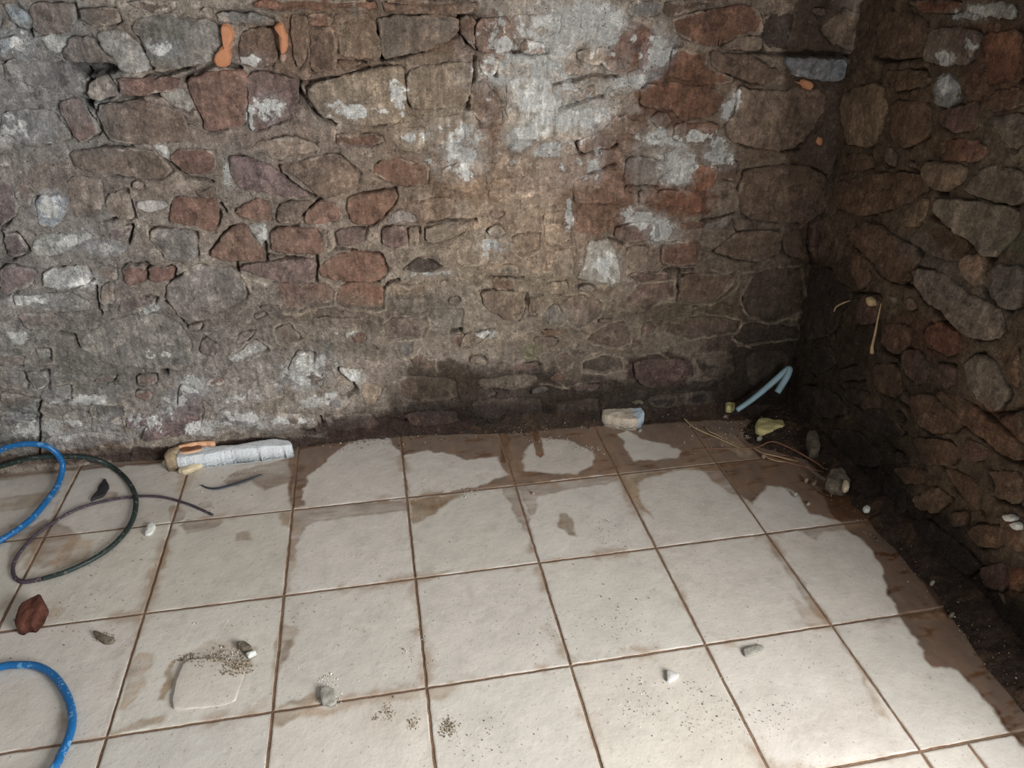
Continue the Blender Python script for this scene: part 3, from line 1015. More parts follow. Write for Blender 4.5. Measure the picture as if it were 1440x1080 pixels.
def dome(O, low_fn, h_in, pr, bevel, rough, rnd, seed, tilt=(0, 0), fine=0.007):
    """concentric rings from an outline to a centre; returns u, v, h, faces (counter-clockwise outline)"""
    if area2(O) < 0:
        O = O[::-1]
    x, y = O[:, 0], O[:, 1]
    A = area2(O)
    cr = x * np.roll(y, -1) - np.roll(x, -1) * y
    c = np.array([np.sum((x + np.roll(x, -1)) * cr), np.sum((y + np.roll(y, -1)) * cr)]) / (6 * A)
    R = np.linalg.norm(O - c, axis=1)
    rin = np.percentile(R, 20)
    b = min(bevel, rin * 0.5)
    specs = [(0, h_in), (0, -0.003 + min(0, pr)), (b * .2, pr - b * .45), (b * .6, pr - b * .13), (b * 1.1, pr)]
    n_in = max(2, int(np.ceil((rin - b) / fine)))
    N = len(O)
    us, vs, hs = [], [], []
    for d, h in specs:
        s = np.clip(1 - d / R, 0.1, 1)
        q = c + (O - c) * s[:, None]
        us.append(q[:, 0]); vs.append(q[:, 1]); hs.append(np.full(N, h))
    q0 = c + (O - c) * np.clip(1 - b * 1.1 / R, .1, 1)[:, None]
    for k in range(1, n_in):
        t = 1 - k / n_in
        q = c + (q0 - c) * t
        us.append(q[:, 0]); vs.append(q[:, 1]); hs.append(np.full(N, pr + 0.0015 * (1 - t * t)))
    nr = len(us)
    u = np.concatenate(us + [np.array([c[0]])]); v = np.concatenate(vs + [np.array([c[1]])]); h = np.concatenate(hs + [np.array([pr + .0015])])
    act = np.concatenate([np.zeros(N), np.full(N, .5)] + [np.full(N, 1.0)] * (nr - 2) + [np.ones(1)])
    so = rnd.uniform(0, 30)
    facet = np.round(vnoise((u + so) * 18, v * 18, 3) * 4) / 4 - 0.5
    h = h + low_fn(u, v) + act * (rough * fbm(u + so, v, 16, seed, 3) + rough * .4 * fbm(u + so, v, 60, seed + 5, 3) + rough * .5 * facet
                                  + tilt[0] * (u - c[0]) + tilt[1] * (v - c[1]))
    f = []
    ar = np.arange(N); nx = (ar + 1) % N
    for k in range(nr - 1):
        f.append(np.stack([k * N + ar, k * N + nx, (k + 1) * N + nx, (k + 1) * N + ar], 1))
    faces = np.vstack(f).tolist()
    faces += [[(nr - 1) * N + i, (nr - 1) * N + (i + 1) % N, nr * N] for i in range(N)]
    return u, v, h, faces, N


def lay_stones(wall, P, stones, patches, seed, flip, base):
    rnd = random.Random(seed)
    for code, kind, p in stones:
        if kind == 'h':
            continue
        O = smooth_outline(p, 0.006, 0.0035, rnd)
        pr, bev, rough = {'n': (.003, .005, .0060), 'p': (.008, .0065, .0068), 's': (.001, .006, .0035), 'r': (-.002, .004, .0042), 'w': (.004, .009, .0055)}[kind]
        pr += rnd.uniform(-.002, .004) if kind in 'np' else 0
        tl = (rnd.uniform(-.05, .05), rnd.uniform(-.09, .03)) if kind in 'np' else (0, 0)
        u, v, h, faces, N = dome(O, lambda a, b: relief(a, b, seed), -0.03, pr, bev, rough, rnd, seed, tl)
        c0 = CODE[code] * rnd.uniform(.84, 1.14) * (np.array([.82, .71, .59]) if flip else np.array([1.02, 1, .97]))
        n = fbm(u, v, 12, seed + 40, 4)
        C = c0 * (1 + .18 * n)[:, None] * np.array([1 + rnd.uniform(-.04, .04), 1, 1 + rnd.uniform(-.05, .05)])
        C = wash(C, u, v, [(a, b, c, st * (.62 if kind in 'np' else .85), rg) for a, b, c, st, rg in patches])
        d = -sd_poly(u, v, O)
        bias, reach = {'n': (.12, .018), 'p': (.0, .012), 's': (.42, .03), 'r': (.05, .008), 'w': (.0, .004)}[kind]
        mo = np.clip(bias + 0.42 * sstep(reach, 0, d) + 0.22 * fbm(u, v, 9, seed + 60, 3), 0, 1)
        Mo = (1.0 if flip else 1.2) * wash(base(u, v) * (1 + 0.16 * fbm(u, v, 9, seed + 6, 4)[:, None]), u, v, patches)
        mk = np.stack([lime(u, v, patches), mo, 0 * mo], 1)
        if flip:
            faces = [f[::-1] for f in faces]
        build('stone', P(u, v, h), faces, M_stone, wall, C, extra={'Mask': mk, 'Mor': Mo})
# ------------------------------------------------------------------ the two rubble walls
def base_back(u, v):
    c = lin(150, 136, 122)[None, :] * np.ones((len(u), 1))
    return c


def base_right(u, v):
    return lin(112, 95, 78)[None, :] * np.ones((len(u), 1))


BOX_B = (-1.62, 1.44, -0.04, 2.3)
BOX_R = (-1.50, 0.30, -0.04, 2.3)
st_b = parse(BACK, on_back)
st_r = parse(RIGHT, on_right)
rnd = random.Random(5)
view_box = (-1.22, 1.40, 0, 1.31)
fill_b = fill_stones(st_b, (-1.5, 1.30, 0.06, 1.5), rnd, 52, 'BBTTGPR', .014, .034, 1)
fill_b += fill_stones(st_b + fill_b, (-1.55, 1.22, 0.08, 2.2), rnd, 38, 'BBTTGPR', .07, .14, 1, True)
view_box = (-0.95, 0.27, 0, 1.36)
fill_r = fill_stones(st_r, (-1.42, 0.16, 0.08, 1.5), rnd, 45, 'BBTGPK', .016, .04, 2)
fill_r += fill_stones(st_r + fill_r, (-1.42, 0.14, 0.10, 2.2), rnd, 60, 'BBTGPR', .06, .12, 2, True)
pb = prep_patches(PATCH_BACK, on_back)
pr_ = prep_patches(PATCH_RIGHT, on_right)
wall_back = make_wall('wall_back', P_back, on_back, BOX_B, 0.0037, st_b + fill_b, parse_cr(CR_BACK, on_back), parse_cr(RIDGES, on_back), pb, base_back, 3, 0.30)
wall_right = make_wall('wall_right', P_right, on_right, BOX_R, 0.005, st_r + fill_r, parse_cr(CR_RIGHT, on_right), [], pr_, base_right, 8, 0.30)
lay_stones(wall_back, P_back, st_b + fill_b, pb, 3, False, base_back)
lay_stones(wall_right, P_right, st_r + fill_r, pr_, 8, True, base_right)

# ------------------------------------------------------------------ the tiled floor
T = 0.33


def fp(txt):
    return np.array([on_floor(*map(float, q.split(',')))[:2] for q in txt.split()])


BROWN = lin(114, 80, 53); OLIVE = lin(90, 60, 37); DARK = lin(62, 46, 34); CLEAN = None; PALEB = lin(170, 146, 122); WET_AND_SHADE = lin(158, 134, 108)
# colour, strength, edge softness (m), outline
STAINS_AND_SHADE = [
    (BROWN, .85, .008, '405,620 480,608 600,598 700,592 850,582 1110,570 1190,690 1110,643 1008,652 870,667 724,682 640,694 575,700 560,640 500,622 465,652 438,676 430,712 410,716'),
    (CLEAN, 1, .006, '570,640 600,634 640,639 650,646 700,643 707,660 715,668 690,676 672,684 600,694 575,698'),
    (CLEAN, 1, .006, '425,700 432,672 462,648 480,630 500,618 545,614 566,640 573,668 560,690 500,700 440,712'),
    (CLEAN, 1, .009, '733,648 742,628 760,616 800,618 835,636 832,654 812,667 760,664 740,662'),
    (CLEAN, 1, .007, '870,610 880,605 905,618 942,626 958,634 950,645 890,648 882,630'),
    (PALEB, .8, .007, '1005,612 1030,608 1058,636 1050,646 1020,630'),
    (BROWN, .85, .006, '704,604 714,604 722,646 716,652 706,650'), (BROWN, .9, .004, '748,606 756,606 766,640 760,644 752,636'),
    (BROWN, .6, .006, '412,718 573,701 574,718 520,724 491,728 450,732 430,742 421,760 412,790 404,790'),
    (WET_AND_SHADE, .8, .008, '392,724 411,719 407,744 396,740'),
    (WET_AND_SHADE, .9, .008, '576,702 652,694 632,706 612,722 584,736 577,730'),
    (BROWN, .55, .008, '703,686 724,683 742,728 757,786 740,752 722,716'),
    (BROWN, .5, .008, '728,683 800,676 872,668 868,678 800,688 756,698 752,724 744,728'),
    (WET_AND_SHADE, .8, .006, '790,720 800,722 812,756 798,750 785,740'),
    (WET_AND_SHADE, .9, .010, '872,668 1007,653 1016,662 960,660 905,672 896,684 900,700 918,728 900,716 880,690'),
    (BROWN, .7, .012, '980,656 1012,652 1048,700 1030,694 1000,674'),
    (BROWN, .9, .010, '1010,652 1112,640 1190,700 1235,738 1190,740 1168,728 1136,722 1124,700 1112,688 1080,682 1070,694 1058,706 1040,694'),
    (OLIVE, .92, .008, '1150,690 1180,735 1200,750 1225,775 1240,800 1248,838 1268,868 1285,896 1296,918 1310,936 1345,944 1362,962 1390,990 1412,1018 1440,1050 1500,1040 1440,850 1270,690'),  # dirt halo, its brown also darkened for the light falling off here
    (BROWN, .5, .008, '1076,752 1090,760 1168,875 1150,868 1130,840'),
    (WET_AND_SHADE, .7, .012, '1170,880 1250,1010 1232,1000 1216,966 1190,920'),
    (BROWN, .55, .01, '1120,745 1222,735 1220,742 1160,748 1150,760'),
    (OLIVE, .6, .012, '1210,874 1300,858 1290,868 1240,876'),
    (DARK, .9, .010, '1080,585 1120,620 1150,668 1200,700 1250,752 1290,810 1320,850 1372,898 1400,930 1470,990 1560,930 1400,760 1200,560'),
    (DARK, .9, .006, '560,590 900,575 1110,565 1110,590 1000,592 850,598 700,604 640,605 560,612'),
    (DARK, .7, .008, '0,672 0,640 420,612 560,596 560,608 490,616 425,632 240,650 100,662'),
    (BROWN, .55, .010, '38,748 62,730 98,742 110,756 96,786 60,798 48,780'),
    (PALEB, .7, .012, '100,752 130,760 120,790 80,800 70,790'),
    (BROWN, .6, .010, '330,664 420,640 416,676 392,682 372,690 350,676 330,684 312,676'),
    (BROWN, .5, .006, '236,716 244,712 262,720 256,732 240,736'),
    (BROWN, .55, .006, '250,740 262,732 300,728 318,732 300,744 262,752'),
    (WET_AND_SHADE, .9, .006, '226,776 238,772 232,800 222,796'),
    (WET_AND_SHADE, .6, .006, '182,936 196,920 216,920 212,940 200,950 206,962 196,978 180,996 168,996'),
    (WET_AND_SHADE, .9, .004, '240,930 248,929 240,962 232,986 224,984 230,960'),  # shadow along the thin slab's left edge, painted as a brown strip
    (WET_AND_SHADE, .7, .008, '394,880 420,880 414,906 404,930 388,950 386,930'),
    (BROWN, .45, .006, '402,900 412,896 408,926 396,930'),
    (WET_AND_SHADE, .7, .008, '150,1034 196,1012 232,1006 226,1020 180,1030'), (WET_AND_SHADE, .7, .008, '382,998 440,976 460,980 430,992'),
    (PALEB, .7, .010, '386,1002 450,992 470,1004 420,1010 396,1022 384,1020'),
    (WET_AND_SHADE, .6, .008, '598,968 650,958 640,972 620,984 600,980'), (WET_AND_SHADE, .5, .008, '540,974 598,970 590,984 550,984'),
    (WET_AND_SHADE, .5, .012, '300,900 360,912 352,942 320,938 280,922 252,924'), (WET_AND_SHADE, .7, .008, '330,752 348,748 352,760 332,762'),
    (WET_AND_SHADE, .6, .008, '140,688 168,692 158,702 140,700'), (BROWN, .5, .008, '0,656 30,650 130,646 200,642 240,640 240,652 120,660 0,676'),
    (WET_AND_SHADE, .45, .010, '104,660 112,656 66,750 60,750'), (WET_AND_SHADE, .6, .01, '86,690 0,700 0,720 60,712'),
    (WET_AND_SHADE, .6, .008, '210,826 240,744 246,744 220,830'), (WET_AND_SHADE, .5, .006, '400,836 414,740 420,742 408,830'), (WET_AND_SHADE, .5, .006, '584,812 640,800 600,818'),
    (WET_AND_SHADE, .5, .006, '758,790 800,782 780,794'), (WET_AND_SHADE, .4, .008, '800,936 760,880 776,876 812,930'), (WET_AND_SHADE, .5, .008, '1160,860 1166,880 1130,870 1110,840'),
    (WET_AND_SHADE, .5, .010, '76,850 88,852 82,870 66,876'), (WET_AND_SHADE, .5, .008, '78,1030 86,1000 100,1012 110,1020 96,1030'),
    (WET_AND_SHADE, .6, .008, '12,738 60,742 50,768 30,790 10,800'), (WET_AND_SHADE, .45, .008, '280,708 300,704 298,712 284,716'),
]
STAINS_AND_SHADE = [(c, s, e, fp(t)) for c, s, e, t in STAINS_AND_SHADE]


def tile_colour(u, v, base):
    c = base[None, :] * (1 + 0.035 * fbm(u, v, 7, 3, 4) + 0.03 * fbm(u, v, 40, 5, 3))[:, None]
    # thin film of dirt over the clean glaze
    film = sstep(0.15, 1.2, fbm(u, v, 5, 21, 5))[:, None] * 0.22
    c = c * (1 - film) + lin(164, 148, 128) * film
    clean = c.copy()
    wu = u + 0.008 * fbm(u, v, 28, 31, 4); wv = v + 0.006 * fbm(u, v, 40, 35, 4)
    lo = np.array([u.min(), v.min()]) - .03; hi = np.array([u.max(), v.max()]) + .03
    tone = (1 + 0.30 * fbm(u * 2.6, v, 22, 41, 5) + .2 * fbm(u, v, 7, 43, 3))[:, None] * (1 + np.array([.06, 0, -.08]) * fbm(u, v, 12, 47, 3)[:, None])
    for cc, s, e, poly in STAINS_AND_SHADE:
        if (poly.max(0) < lo).any() or (poly.min(0) > hi).any():
            continue
        d = sd_poly(wu, wv, poly)
        m = (s * sstep(e * 0.7, -e * 0.6, d))[:, None]
        if cc is not None:      # thin, scrubbed film: streaks and a darker dried rim
            film2 = np.clip(.80 + .38 * fbm(u * .6, v * 2.2, 26, 45, 5) + .16 * np.exp(-((d + .004) / .004) ** 2), .4 if s < .72 else .95, 1.12)[:, None]
            m = np.clip(m * film2, 0, 1)
        c = c * (1 - m) + (clean if cc is None else cc * tone) * m
    # dusty grey scuffs
    sc = sstep(0.35, 0.75, fbm(u, v, 26, 51, 4, .7) + 0.15 * fbm(u, v, 4, 52, 2))[:, None] * 0.14
    return c * (1 - sc) + lin(140, 130, 116) * sc


floor = build('floor', [(-1.72, -2.32, -.03), (1.42, -2.32, -.03), (1.42, .36, -.03), (-1.72, .36, -.03),
                        (-1.72, -2.32, -.0018), (1.42, -2.32, -.0018), (1.42, .36, -.0018), (-1.72, .36, -.0018)],
              [[3, 2, 1, 0], [4, 5, 6, 7], [0, 1, 5, 4], [1, 2, 6, 5], [2, 3, 7, 6], [3, 0, 4, 7]], M_grout, smooth=False)
floor['kind'] = 'structure'


def make_tile(x0, x1, y0, y1, rn, res):
    g = 0.0030
    x0 += g; x1 -= g; y0 += g; y1 -= g
    nu = max(4, int((x1 - x0) / res)); nv = max(4, int((y1 - y0) / res))
    e = np.array([0, .0008, .0022])
    us = np.concatenate([x0 + e, np.linspace(x0 + .004, x1 - .004, nu), x1 - e[::-1]])
    vs = np.concatenate([y0 + e, np.linspace(y0 + .004, y1 - .004, nv), y1 - e[::-1]])
    U, V = np.meshgrid(us, vs, indexing='ij')
    nu, nv = len(us), len(vs)
    u, v = U.ravel(), V.ravel()
    cu, cv = (x0 + x1) / 2, (y0 + y1) / 2
    de = np.minimum.reduce([u - x0, x1 - u, v - y0, y1 - v])
    h = -0.0008 * sstep(.0026, 0, de) + 0.0005 * fbm(u, v, 12, 61, 3) * sstep(0, .01, de)
    h = h + rn.uniform(-.004, .004) * (u - cu) + rn.uniform(-.004, .004) * (v - cv) + rn.uniform(-.0004, .0004)
    # wavy chipped edges
    wob = 0.0007
    edge = sstep(.004, 0, de)
    uw = u + wob * fbm(u, v, 45, 71, 3) * edge; vw = v + wob * fbm(u, v, 45, 75, 3) * edge
    base = lin(208, 198, 185) * rn.uniform(.96, 1.04) * np.array([1 + rn.uniform(-.012, .012), 1, 1 + rn.uniform(-.02, .02)])
    C = tile_colour(u, v, base)
    jd = (sstep(.030, .0, de - .010 * fbm(u, v, 50, 83, 3)) * sstep(.05, .55, fbm(u, v, 9, 85, 3) + .25 * fbm(u, v, 45, 86, 3)))[:, None] * .6
    C = C * (1 - jd) + lin(158, 130, 104) * jd
    rim = sstep(.005, .0008, de)[:, None] * .6 * np.clip(.5 + fbm(u, v, 20, 81, 3), 0, 1)[:, None]
    C = C * (1 - rim) + lin(150, 126, 104) * rim
    idx = np.arange(nu * nv).reshape(nu, nv)
    a, b, c, d = idx[:-1, :-1].ravel(), idx[1:, :-1].ravel(), idx[1:, 1:].ravel(), idx[:-1, 1:].ravel()
    faces = np.stack([a, b, c, d], 1).tolist()
    top = np.stack([uw, vw, h], 1)
    border = np.concatenate([idx[:, 0], idx[-1, 1:], idx[::-1, -1][1:], idx[0, ::-1][1:-1]])
    low = top[border].copy(); low[:, 2] = -0.008
    nb = nu * nv; m = len(border)
    for i in range(m):
        j = (i + 1) % m
        faces.append([int(border[j]), int(border[i]), nb + i, nb + j])
    verts = np.vstack([top, low])
    build('tile', verts, faces, M_tile, floor, np.vstack([C, C[border]]))


rn = random.Random(3)
for r in range(0, 7):                     # rows, counted from the back wall
    y1 = 0.33 - r * T; y0 = y1 - T
    xs = [k * T for k in range(-5, 4)] + [1.375]
    if r >= 4:
        xs = [k * T for k in range(-5, 4)] + [1.10, 1.375]
    for x0, x1 in zip(xs[:-1], xs[1:]):
        vis = (x1 > -1.3) and y1 > -1.1
        make_tile(x0, x1, y0, y1, rn, 0.0042 if vis else 0.03)


# ------------------------------------------------------------------ soil banked along the foot of the walls
def make_soil(name, box, step, hfun, label, colf, inside):
    nu = int((box[1] - box[0]) / step); nv = int((box[3] - box[2]) / step)
    U, V = np.meshgrid(np.linspace(box[0], box[1], nu), np.linspace(box[2], box[3], nv), indexing='ij')
    h = hfun(U, V)
    h = h + sstep(-.002, .006, h) * (0.004 * fbm(U, V, 45, 91, 4, .65) + 0.002 * fbm(U, V, 150, 95, 3))
    keep = (h > -0.0015) & inside(U, V)
    idx = np.arange(nu * nv).reshape(nu, nv)
    k = keep[:-1, :-1] & keep[1:, :-1] & keep[1:, 1:] & keep[:-1, 1:]
    a, b, c, d = idx[:-1, :-1][k], idx[1:, :-1][k], idx[1:, 1:][k], idx[:-1, 1:][k]
    faces = np.stack([a, b, c, d], 1)
    used = np.unique(faces)
    mp = -np.ones(nu * nv, int); mp[used] = np.arange(len(used))
    u, v = U.ravel()[used], V.ravel()[used]
    C = colf(u, v)
    o = build(name, np.stack([u, v, np.maximum(h.ravel()[used], -.0008)], 1), mp[faces], M_soil, None, C)
    o['kind'] = 'stuff'
    tag(o, label, 'soil')
    return o


def h_back(U, V):
    d = back_y(U) - V                     # distance out from the wall
    amp = 0.018 + 0.022 * sstep(0.1, 0.5, U) * (0.6 + 0.4 * fbm(U, 0 * U, 3, 4, 2)) + 0.018 * np.exp(-((U - .42) / .12) ** 2)
    wid = 0.014 + 0.018 * sstep(-0.1, 0.3, U) + 0.010 * fbm(U, 0 * U, 9, 14, 3) + 0.010 * np.exp(-((U - .45) / .10) ** 2)
    return amp * (1 - d / np.maximum(wid, .005)) - .001


def h_right(U, V):
    X = right_x(V, 0)
    d = X - U
    wid = 0.062 + 0.012 * fbm(V, 0 * V, 7, 18, 3) + 0.19 * np.exp(-((V - .12) / .13) ** 2) + 0.035 * sstep(-0.5, -1.0, V)
    amp = 0.05 + 0.008 * fbm(V, 0 * V, 6, 19, 2)
    return amp * (1 - d / wid) * np.where(d < wid, 1, .4) - .001 + 0.006 * fbm(U, V, 22, 97, 3) * sstep(0, .03, wid - d)


def c_soil(u, v):
    c = lin(60, 46, 37)[None, :] * (1 + .35 * fbm(u, v, 24, 99, 4))[:, None]
    m = (sstep(.2, .8, fbm(u, v, 35, 103, 4)) * .5)[:, None]
    return c * (1 - m) + lin(104, 78, 58) * m


def c_soil2(u, v):
    return c_soil(u, v) * 0.85


make_soil('soil_bank', (-0.30, 1.34, .19, .345), .0035, h_back, 'low bank of damp dark soil along the foot of the back wall', c_soil2, lambda a_, b_: b_ < back_y(a_) + .014)
make_soil('soil_bank', (1.10, 1.40, -1.5, .28), .004, h_right, 'wide heap of dark soil and rubbish along the foot of the right wall and in the corner', c_soil, lambda a_, b_: (a_ < right_x(b_, 0) + .014) & (b_ < back_y(a_) + .014))


# ------------------------------------------------------------------ solids, tubes, chips
def solid(name, poly, z0, hgt, mat, parent=None, bevel=.004, rough=.002, seed=1, tilt=(0, 0), low=None, step=.004, jit=.0012, colors=None, frame=None, fine=.006):
    """a lump on the floor (or in another frame) from its plan outline: domed top and closed underside"""
    rd = random.Random(seed)
    O = smooth_outline(np.asarray(poly), step, jit, rd)
    lf = low or (lambda a, b: 0 * a + z0)
    u, v, h, faces, N = dome(O, lf, 0.0, hgt, bevel, rough, rd, seed, tilt, fine)
    fr = frame or P_floor
    V = fr(u, v, h)
    faces = faces + [list(range(N))[::-1]]
    if frame is P_right:
        faces = [f[::-1] for f in faces]
    C = colors(u, v) if colors else None
    return build(name, V, faces, mat, parent, C)


def catmull(pts, n=10):
    pts = [np.array(p, float) for p in pts]
    P_ = [2 * pts[0] - pts[1]] + pts + [2 * pts[-1] - pts[-2]]
    out = []
    for i in range(1, len(P_) - 2):
        a, b, c, d = P_[i - 1:i + 3]
        for k in range(n):
            t = k / n
            out.append(0.5 * (2 * b + (c - a) * t + (2 * a - 5 * b + 4 * c - d) * t * t + (3 * b - a - 3 * c + d) * t ** 3))
    out.append(pts[-1])
    return out


def tube(name, pts, rad, mat, parent=None, n=10, sides=12, flat=1.0, wob=0.0, caps=True):
    c = catmull(pts, n)
    m = len(c)
    rads = np.interp(np.linspace(0, 1, m), np.linspace(0, 1, len(rad)), rad) if hasattr(rad, '__len__') else np.full(m, rad)
    verts = []
    up = Vector((0, 0, 1))
    prev = None
    for i in range(m):
        t = Vector(c[min(i + 1, m - 1)] - c[max(i - 1, 0)]).normalized()
        if prev is None:
            s = t.cross(up)
            if s.length < .1:
                s = t.cross(Vector((1, 0, 0)))
        else:
            s = prev - t * prev.dot(t)
        s.normalize(); prev = s
        w = s.cross(t)
        for k in range(sides):
            a = 2 * math.pi * k / sides
            rr = rads[i] * (1 + wob * math.sin(i * 1.7 + k * 2.1))
            verts.append(Vector(c[i]) + s * math.cos(a) * rr + w * math.sin(a) * rr * flat)
    faces = [[i * sides + k, i * sides + (k + 1) % sides, (i + 1) * sides + (k + 1) % sides, (i + 1) * sides + k] for i in range(m - 1) for k in range(sides)]
    if caps:
        faces += [list(range(sides))[::-1], [(m - 1) * sides + k for k in range(sides)]]
    return build(name, [tuple(v) for v in verts], faces, mat, parent)


def fpath(txt, z):
    zs = z if hasattr(z, '__len__') else None
    out = []
    for i, q in enumerate(txt.split()):
        u, v = map(float, q.split(','))
        zz = zs[i] if zs else z
        out.append(on_floor(u, v, zz))
    return out


def wpath(txt, ymax, zmin):      # lies on the floor, or rides up where the wall is in the way
    out = []
    for q in txt.split():
        u_, v_ = map(float, q.split(','))
        p = on_floor(u_, v_, zmin)
        if p[1] > ymax:
            d_ = ray(u_, v_)
            p = CAM_C + (ymax - CAM_C[1]) / d_[1] * d_
        out.append(p)
    return out


# ------------------------------------------------------------------ blue hose: one length, both loops
r = 0.0085
zz = [.045, .04, .03, .02, .012, .009, .009, .009, .009]
h1 = wpath('0,634 18,627 40,624 64,627 80,638 88,655 82,680 66,704 40,733', .280, .009)
h2 = fpath('0,760', .009)
h3 = fpath('0,938 25,935 52,937 74,949 90,970 100,995 101,1020 95,1042 85,1062 74,1082', .009)
a = h1[0]
pts = [np.array([a[0] - .30, a[1] - .10, .009]), np.array([a[0] - .12, a[1] + .005, .03])] + h1 + h2
b = h2[0]; c = h3[0]
pts += [np.array([b[0] - .10, b[1] - .10, .009]), np.array([b[0] - .13, b[1] - .22, .009]), np.array([c[0] - .08, c[1] - .02, .009])] + h3
e = h3[-1]
pts += [np.array([e[0] - .05, e[1] - .10, .009]), np.array([e[0] - .13, e[1] - .20, .009])]
tag(tube('garden_hose', pts, r, M_blue, n=10, sides=16), 'blue plastic hose looping in twice from the left edge over the tiles', 'hose')

# ------------------------------------------------------------------ dark green cable with its thin purple-grey end
zc = [.020, .024, .024, .02, .012, .008, .007, .007, .007, .007, .007, .006, .006]
pa = wpath('0,656 25,649 55,643 95,642 130,645 158,657 180,677 191,702 186,732 166,760 136,783 95,803 60,814', .301, .0075)
pa = [pa[0] + np.array([-.14, -.02, -.013]), pa[0] + np.array([-.05, -.002, 0])] + pa
pb2 = fpath('60,814 32,818 19,808 22,786 44,758 70,738 108,716 150,704 192,698 228,699 262,708 282,716 299,724',
            [.006, .006, .005, .005, .005, .005, .005, .005, .006, .006, .005, .005, .005])
cab = empty('electric_cable', tuple(pa[-1]))
o1 = tube('cable_sheath', pa, [.0075, .0075, .0075, .0070, .0060], M_cable, n=9, sides=14)
o2 = tube('cable_core', pb2, [.0058, .0048, .0042, .0040, .0038, .0036], M_cable2, n=9, sides=12, wob=.08)
o2['label'] = 'thin purple-grey end'
adopt(o1, cab); adopt(o2, cab)
tag(cab, 'dark green rubber cable lying in an oval loop on the tiles, ending thin and purple-grey', 'cable')

o = tube('rubber_strip', fpath('283,682 292,686 304,687 322,683 345,676 368,667', .006), [.0022, .0035, .0045, .005, .005, .0025], M_strip, n=8, flat=.6)
tag(o, 'short black rubber strip curling in front of the white block', 'strip')

# ------------------------------------------------------------------ long white aerated block
A = on_floor(250, 662, .002); B = on_floor(412, 643, .002)
dx = (B - A)[:2]; Lb = np.linalg.norm(dx); dx /= Lb; dy = np.array([-dx[1], dx[0]])


def blk(s, t):
    return (A[:2] + dx * s + dy * t)


def block_col(c0, c1, thr):
    def f(u, v):
        n = fbm(u, v, 60, 7, 4)[:, None]
        return c0 * (1 + .08 * n)
    return f


block = empty('aerated_block', (float(A[0]), float(A[1]), 0.0))
outline = [blk(0, 0), blk(.10, -.002), blk(.12, .002), blk(.25, 0), blk(.33, .003), blk(Lb, .004), blk(Lb + .004, .02), blk(Lb - .006, .036), blk(Lb - .03, .045),
           blk(.2, .044), blk(.1, .046), blk(0, .048), blk(-.003, .02)]


def block_cols(u, v):
    return lin(236, 237, 236) * (1 + .07 * fbm(u, v, 50, 7, 4))[:, None]


def low_block(a_, b_):
    return 0.0015 + 0 * a_


o = solid('block_body', outline, .0015, .050, M_foamw, bevel=.012, rough=.0035, seed=4, low=low_block, step=.003, jit=.0022, colors=block_cols, fine=.004)
adopt(o, block)
o = solid('foam_crust', [blk(-.03, .004), blk(-.012, -.006), blk(.002, .002), blk(.004, .03), blk(.012, .055), blk(-.005, .062), blk(-.024, .052), blk(-.034, .03)], .0015, .052, M_beige,
          bevel=.012, rough=.006, seed=8, step=.003, jit=.003, fine=.004)
o['label'] = 'beige foam crust'
adopt(o, block)
o = solid('foam_nub', [blk(-.046, .030), blk(-.036, .028), blk(-.030, .036), blk(-.036, .044), blk(-.046, .040)], .004, .018, M_cream, bevel=.005, rough=.002, seed=9)
o['label'] = 'small cream foam nub'
adopt(o, block)
o = solid('foam_skirt', [blk(.005, -.012), blk(.018, -.028), blk(.034, -.026), blk(.056, -.012), blk(.078, .000), blk(.06, .010), blk(.01, .008)], .001, .014, M_cream,
          bevel=.006, rough=.005, seed=10, step=.003, jit=.003, fine=.004)
o['label'] = 'cream foam squeezed out in front'
adopt(o, block)
o = solid('torn_board', [blk(.012, .033), blk(.04, .022), blk(.066, .028), blk(.078, .040), blk(.07, .052), blk(.02, .054)], .048, .0065, M_bark, bevel=.002, rough=.002, seed=12, fine=.004)
o['label'] = 'brown torn board on top'
adopt(o, block)
o = solid('foam_strip', [blk(.006, .048), blk(.03, .050), blk(.07, .050), blk(.112, .046), blk(.116, .056), blk(.08, .062), blk(.03, .064), blk(.004, .060)], .022, .038, M_peach, bevel=.005, rough=.003, seed=13,
          step=.003, jit=.002, fine=.004)
o['label'] = 'peach foam strip along the back'
adopt(o, block)
o = solid('foam_strip', [blk(.008, .026), blk(.03, .016), blk(.062, .020), blk(.078, .032), blk(.066, .026), blk(.035, .022)], .048, .006, M_peach, bevel=.002, rough=.001, seed=14, fine=.004)
adopt(o, block)
tag(block, 'long chipped white block with foam and torn brown board stuck to its left end', 'block')


# ------------------------------------------------------------------ short white block by the wall
def short_cols(u, v):
    c = lin(218, 200, 178) * (1 + .12 * fbm(u, v, 60, 7, 4))[:, None]
    x = (u - on_floor(888, 590)[0])
    m = sstep(-.012, .008, x + .006 * fbm(u, v, 60, 3, 3))[:, None] * .85
    return c * (1 - m) + lin(205, 224, 236) * m


pl = [on_floor(*q, .016)[:2] for q in ((846, 592), (845, 583), (850, 573), (880, 573), (899, 577), (906, 587), (900, 595), (896, 599), (870, 597))]
pl = [p + np.array([0, -.004]) for p in pl]
o = solid('rubble_block', pl, .001, .042, M_foamw, bevel=.008, rough=.004, seed=21, step=.003, jit=.002, colors=short_cols, fine=.004)
tag(o, 'short pinkish white block with a bluish right end against the back wall', 'block')

# ------------------------------------------------------------------ red-brown brick fragment
o = solid('brick_fragment', [on_floor(*q, .016)[:2] for q in ((22, 884), (20, 874), (32, 858), (48, 847), (62, 845), (68, 854), (58, 872), (48, 884), (38, 882), (30, 887))], .0005, .034, M_brick,
          bevel=.010, rough=.007, seed=23, step=.004, jit=.002, fine=.005, tilt=(.15, .1))
tag(o, 'red-brown brick fragment on the tiles at the left edge', 'brick fragment')

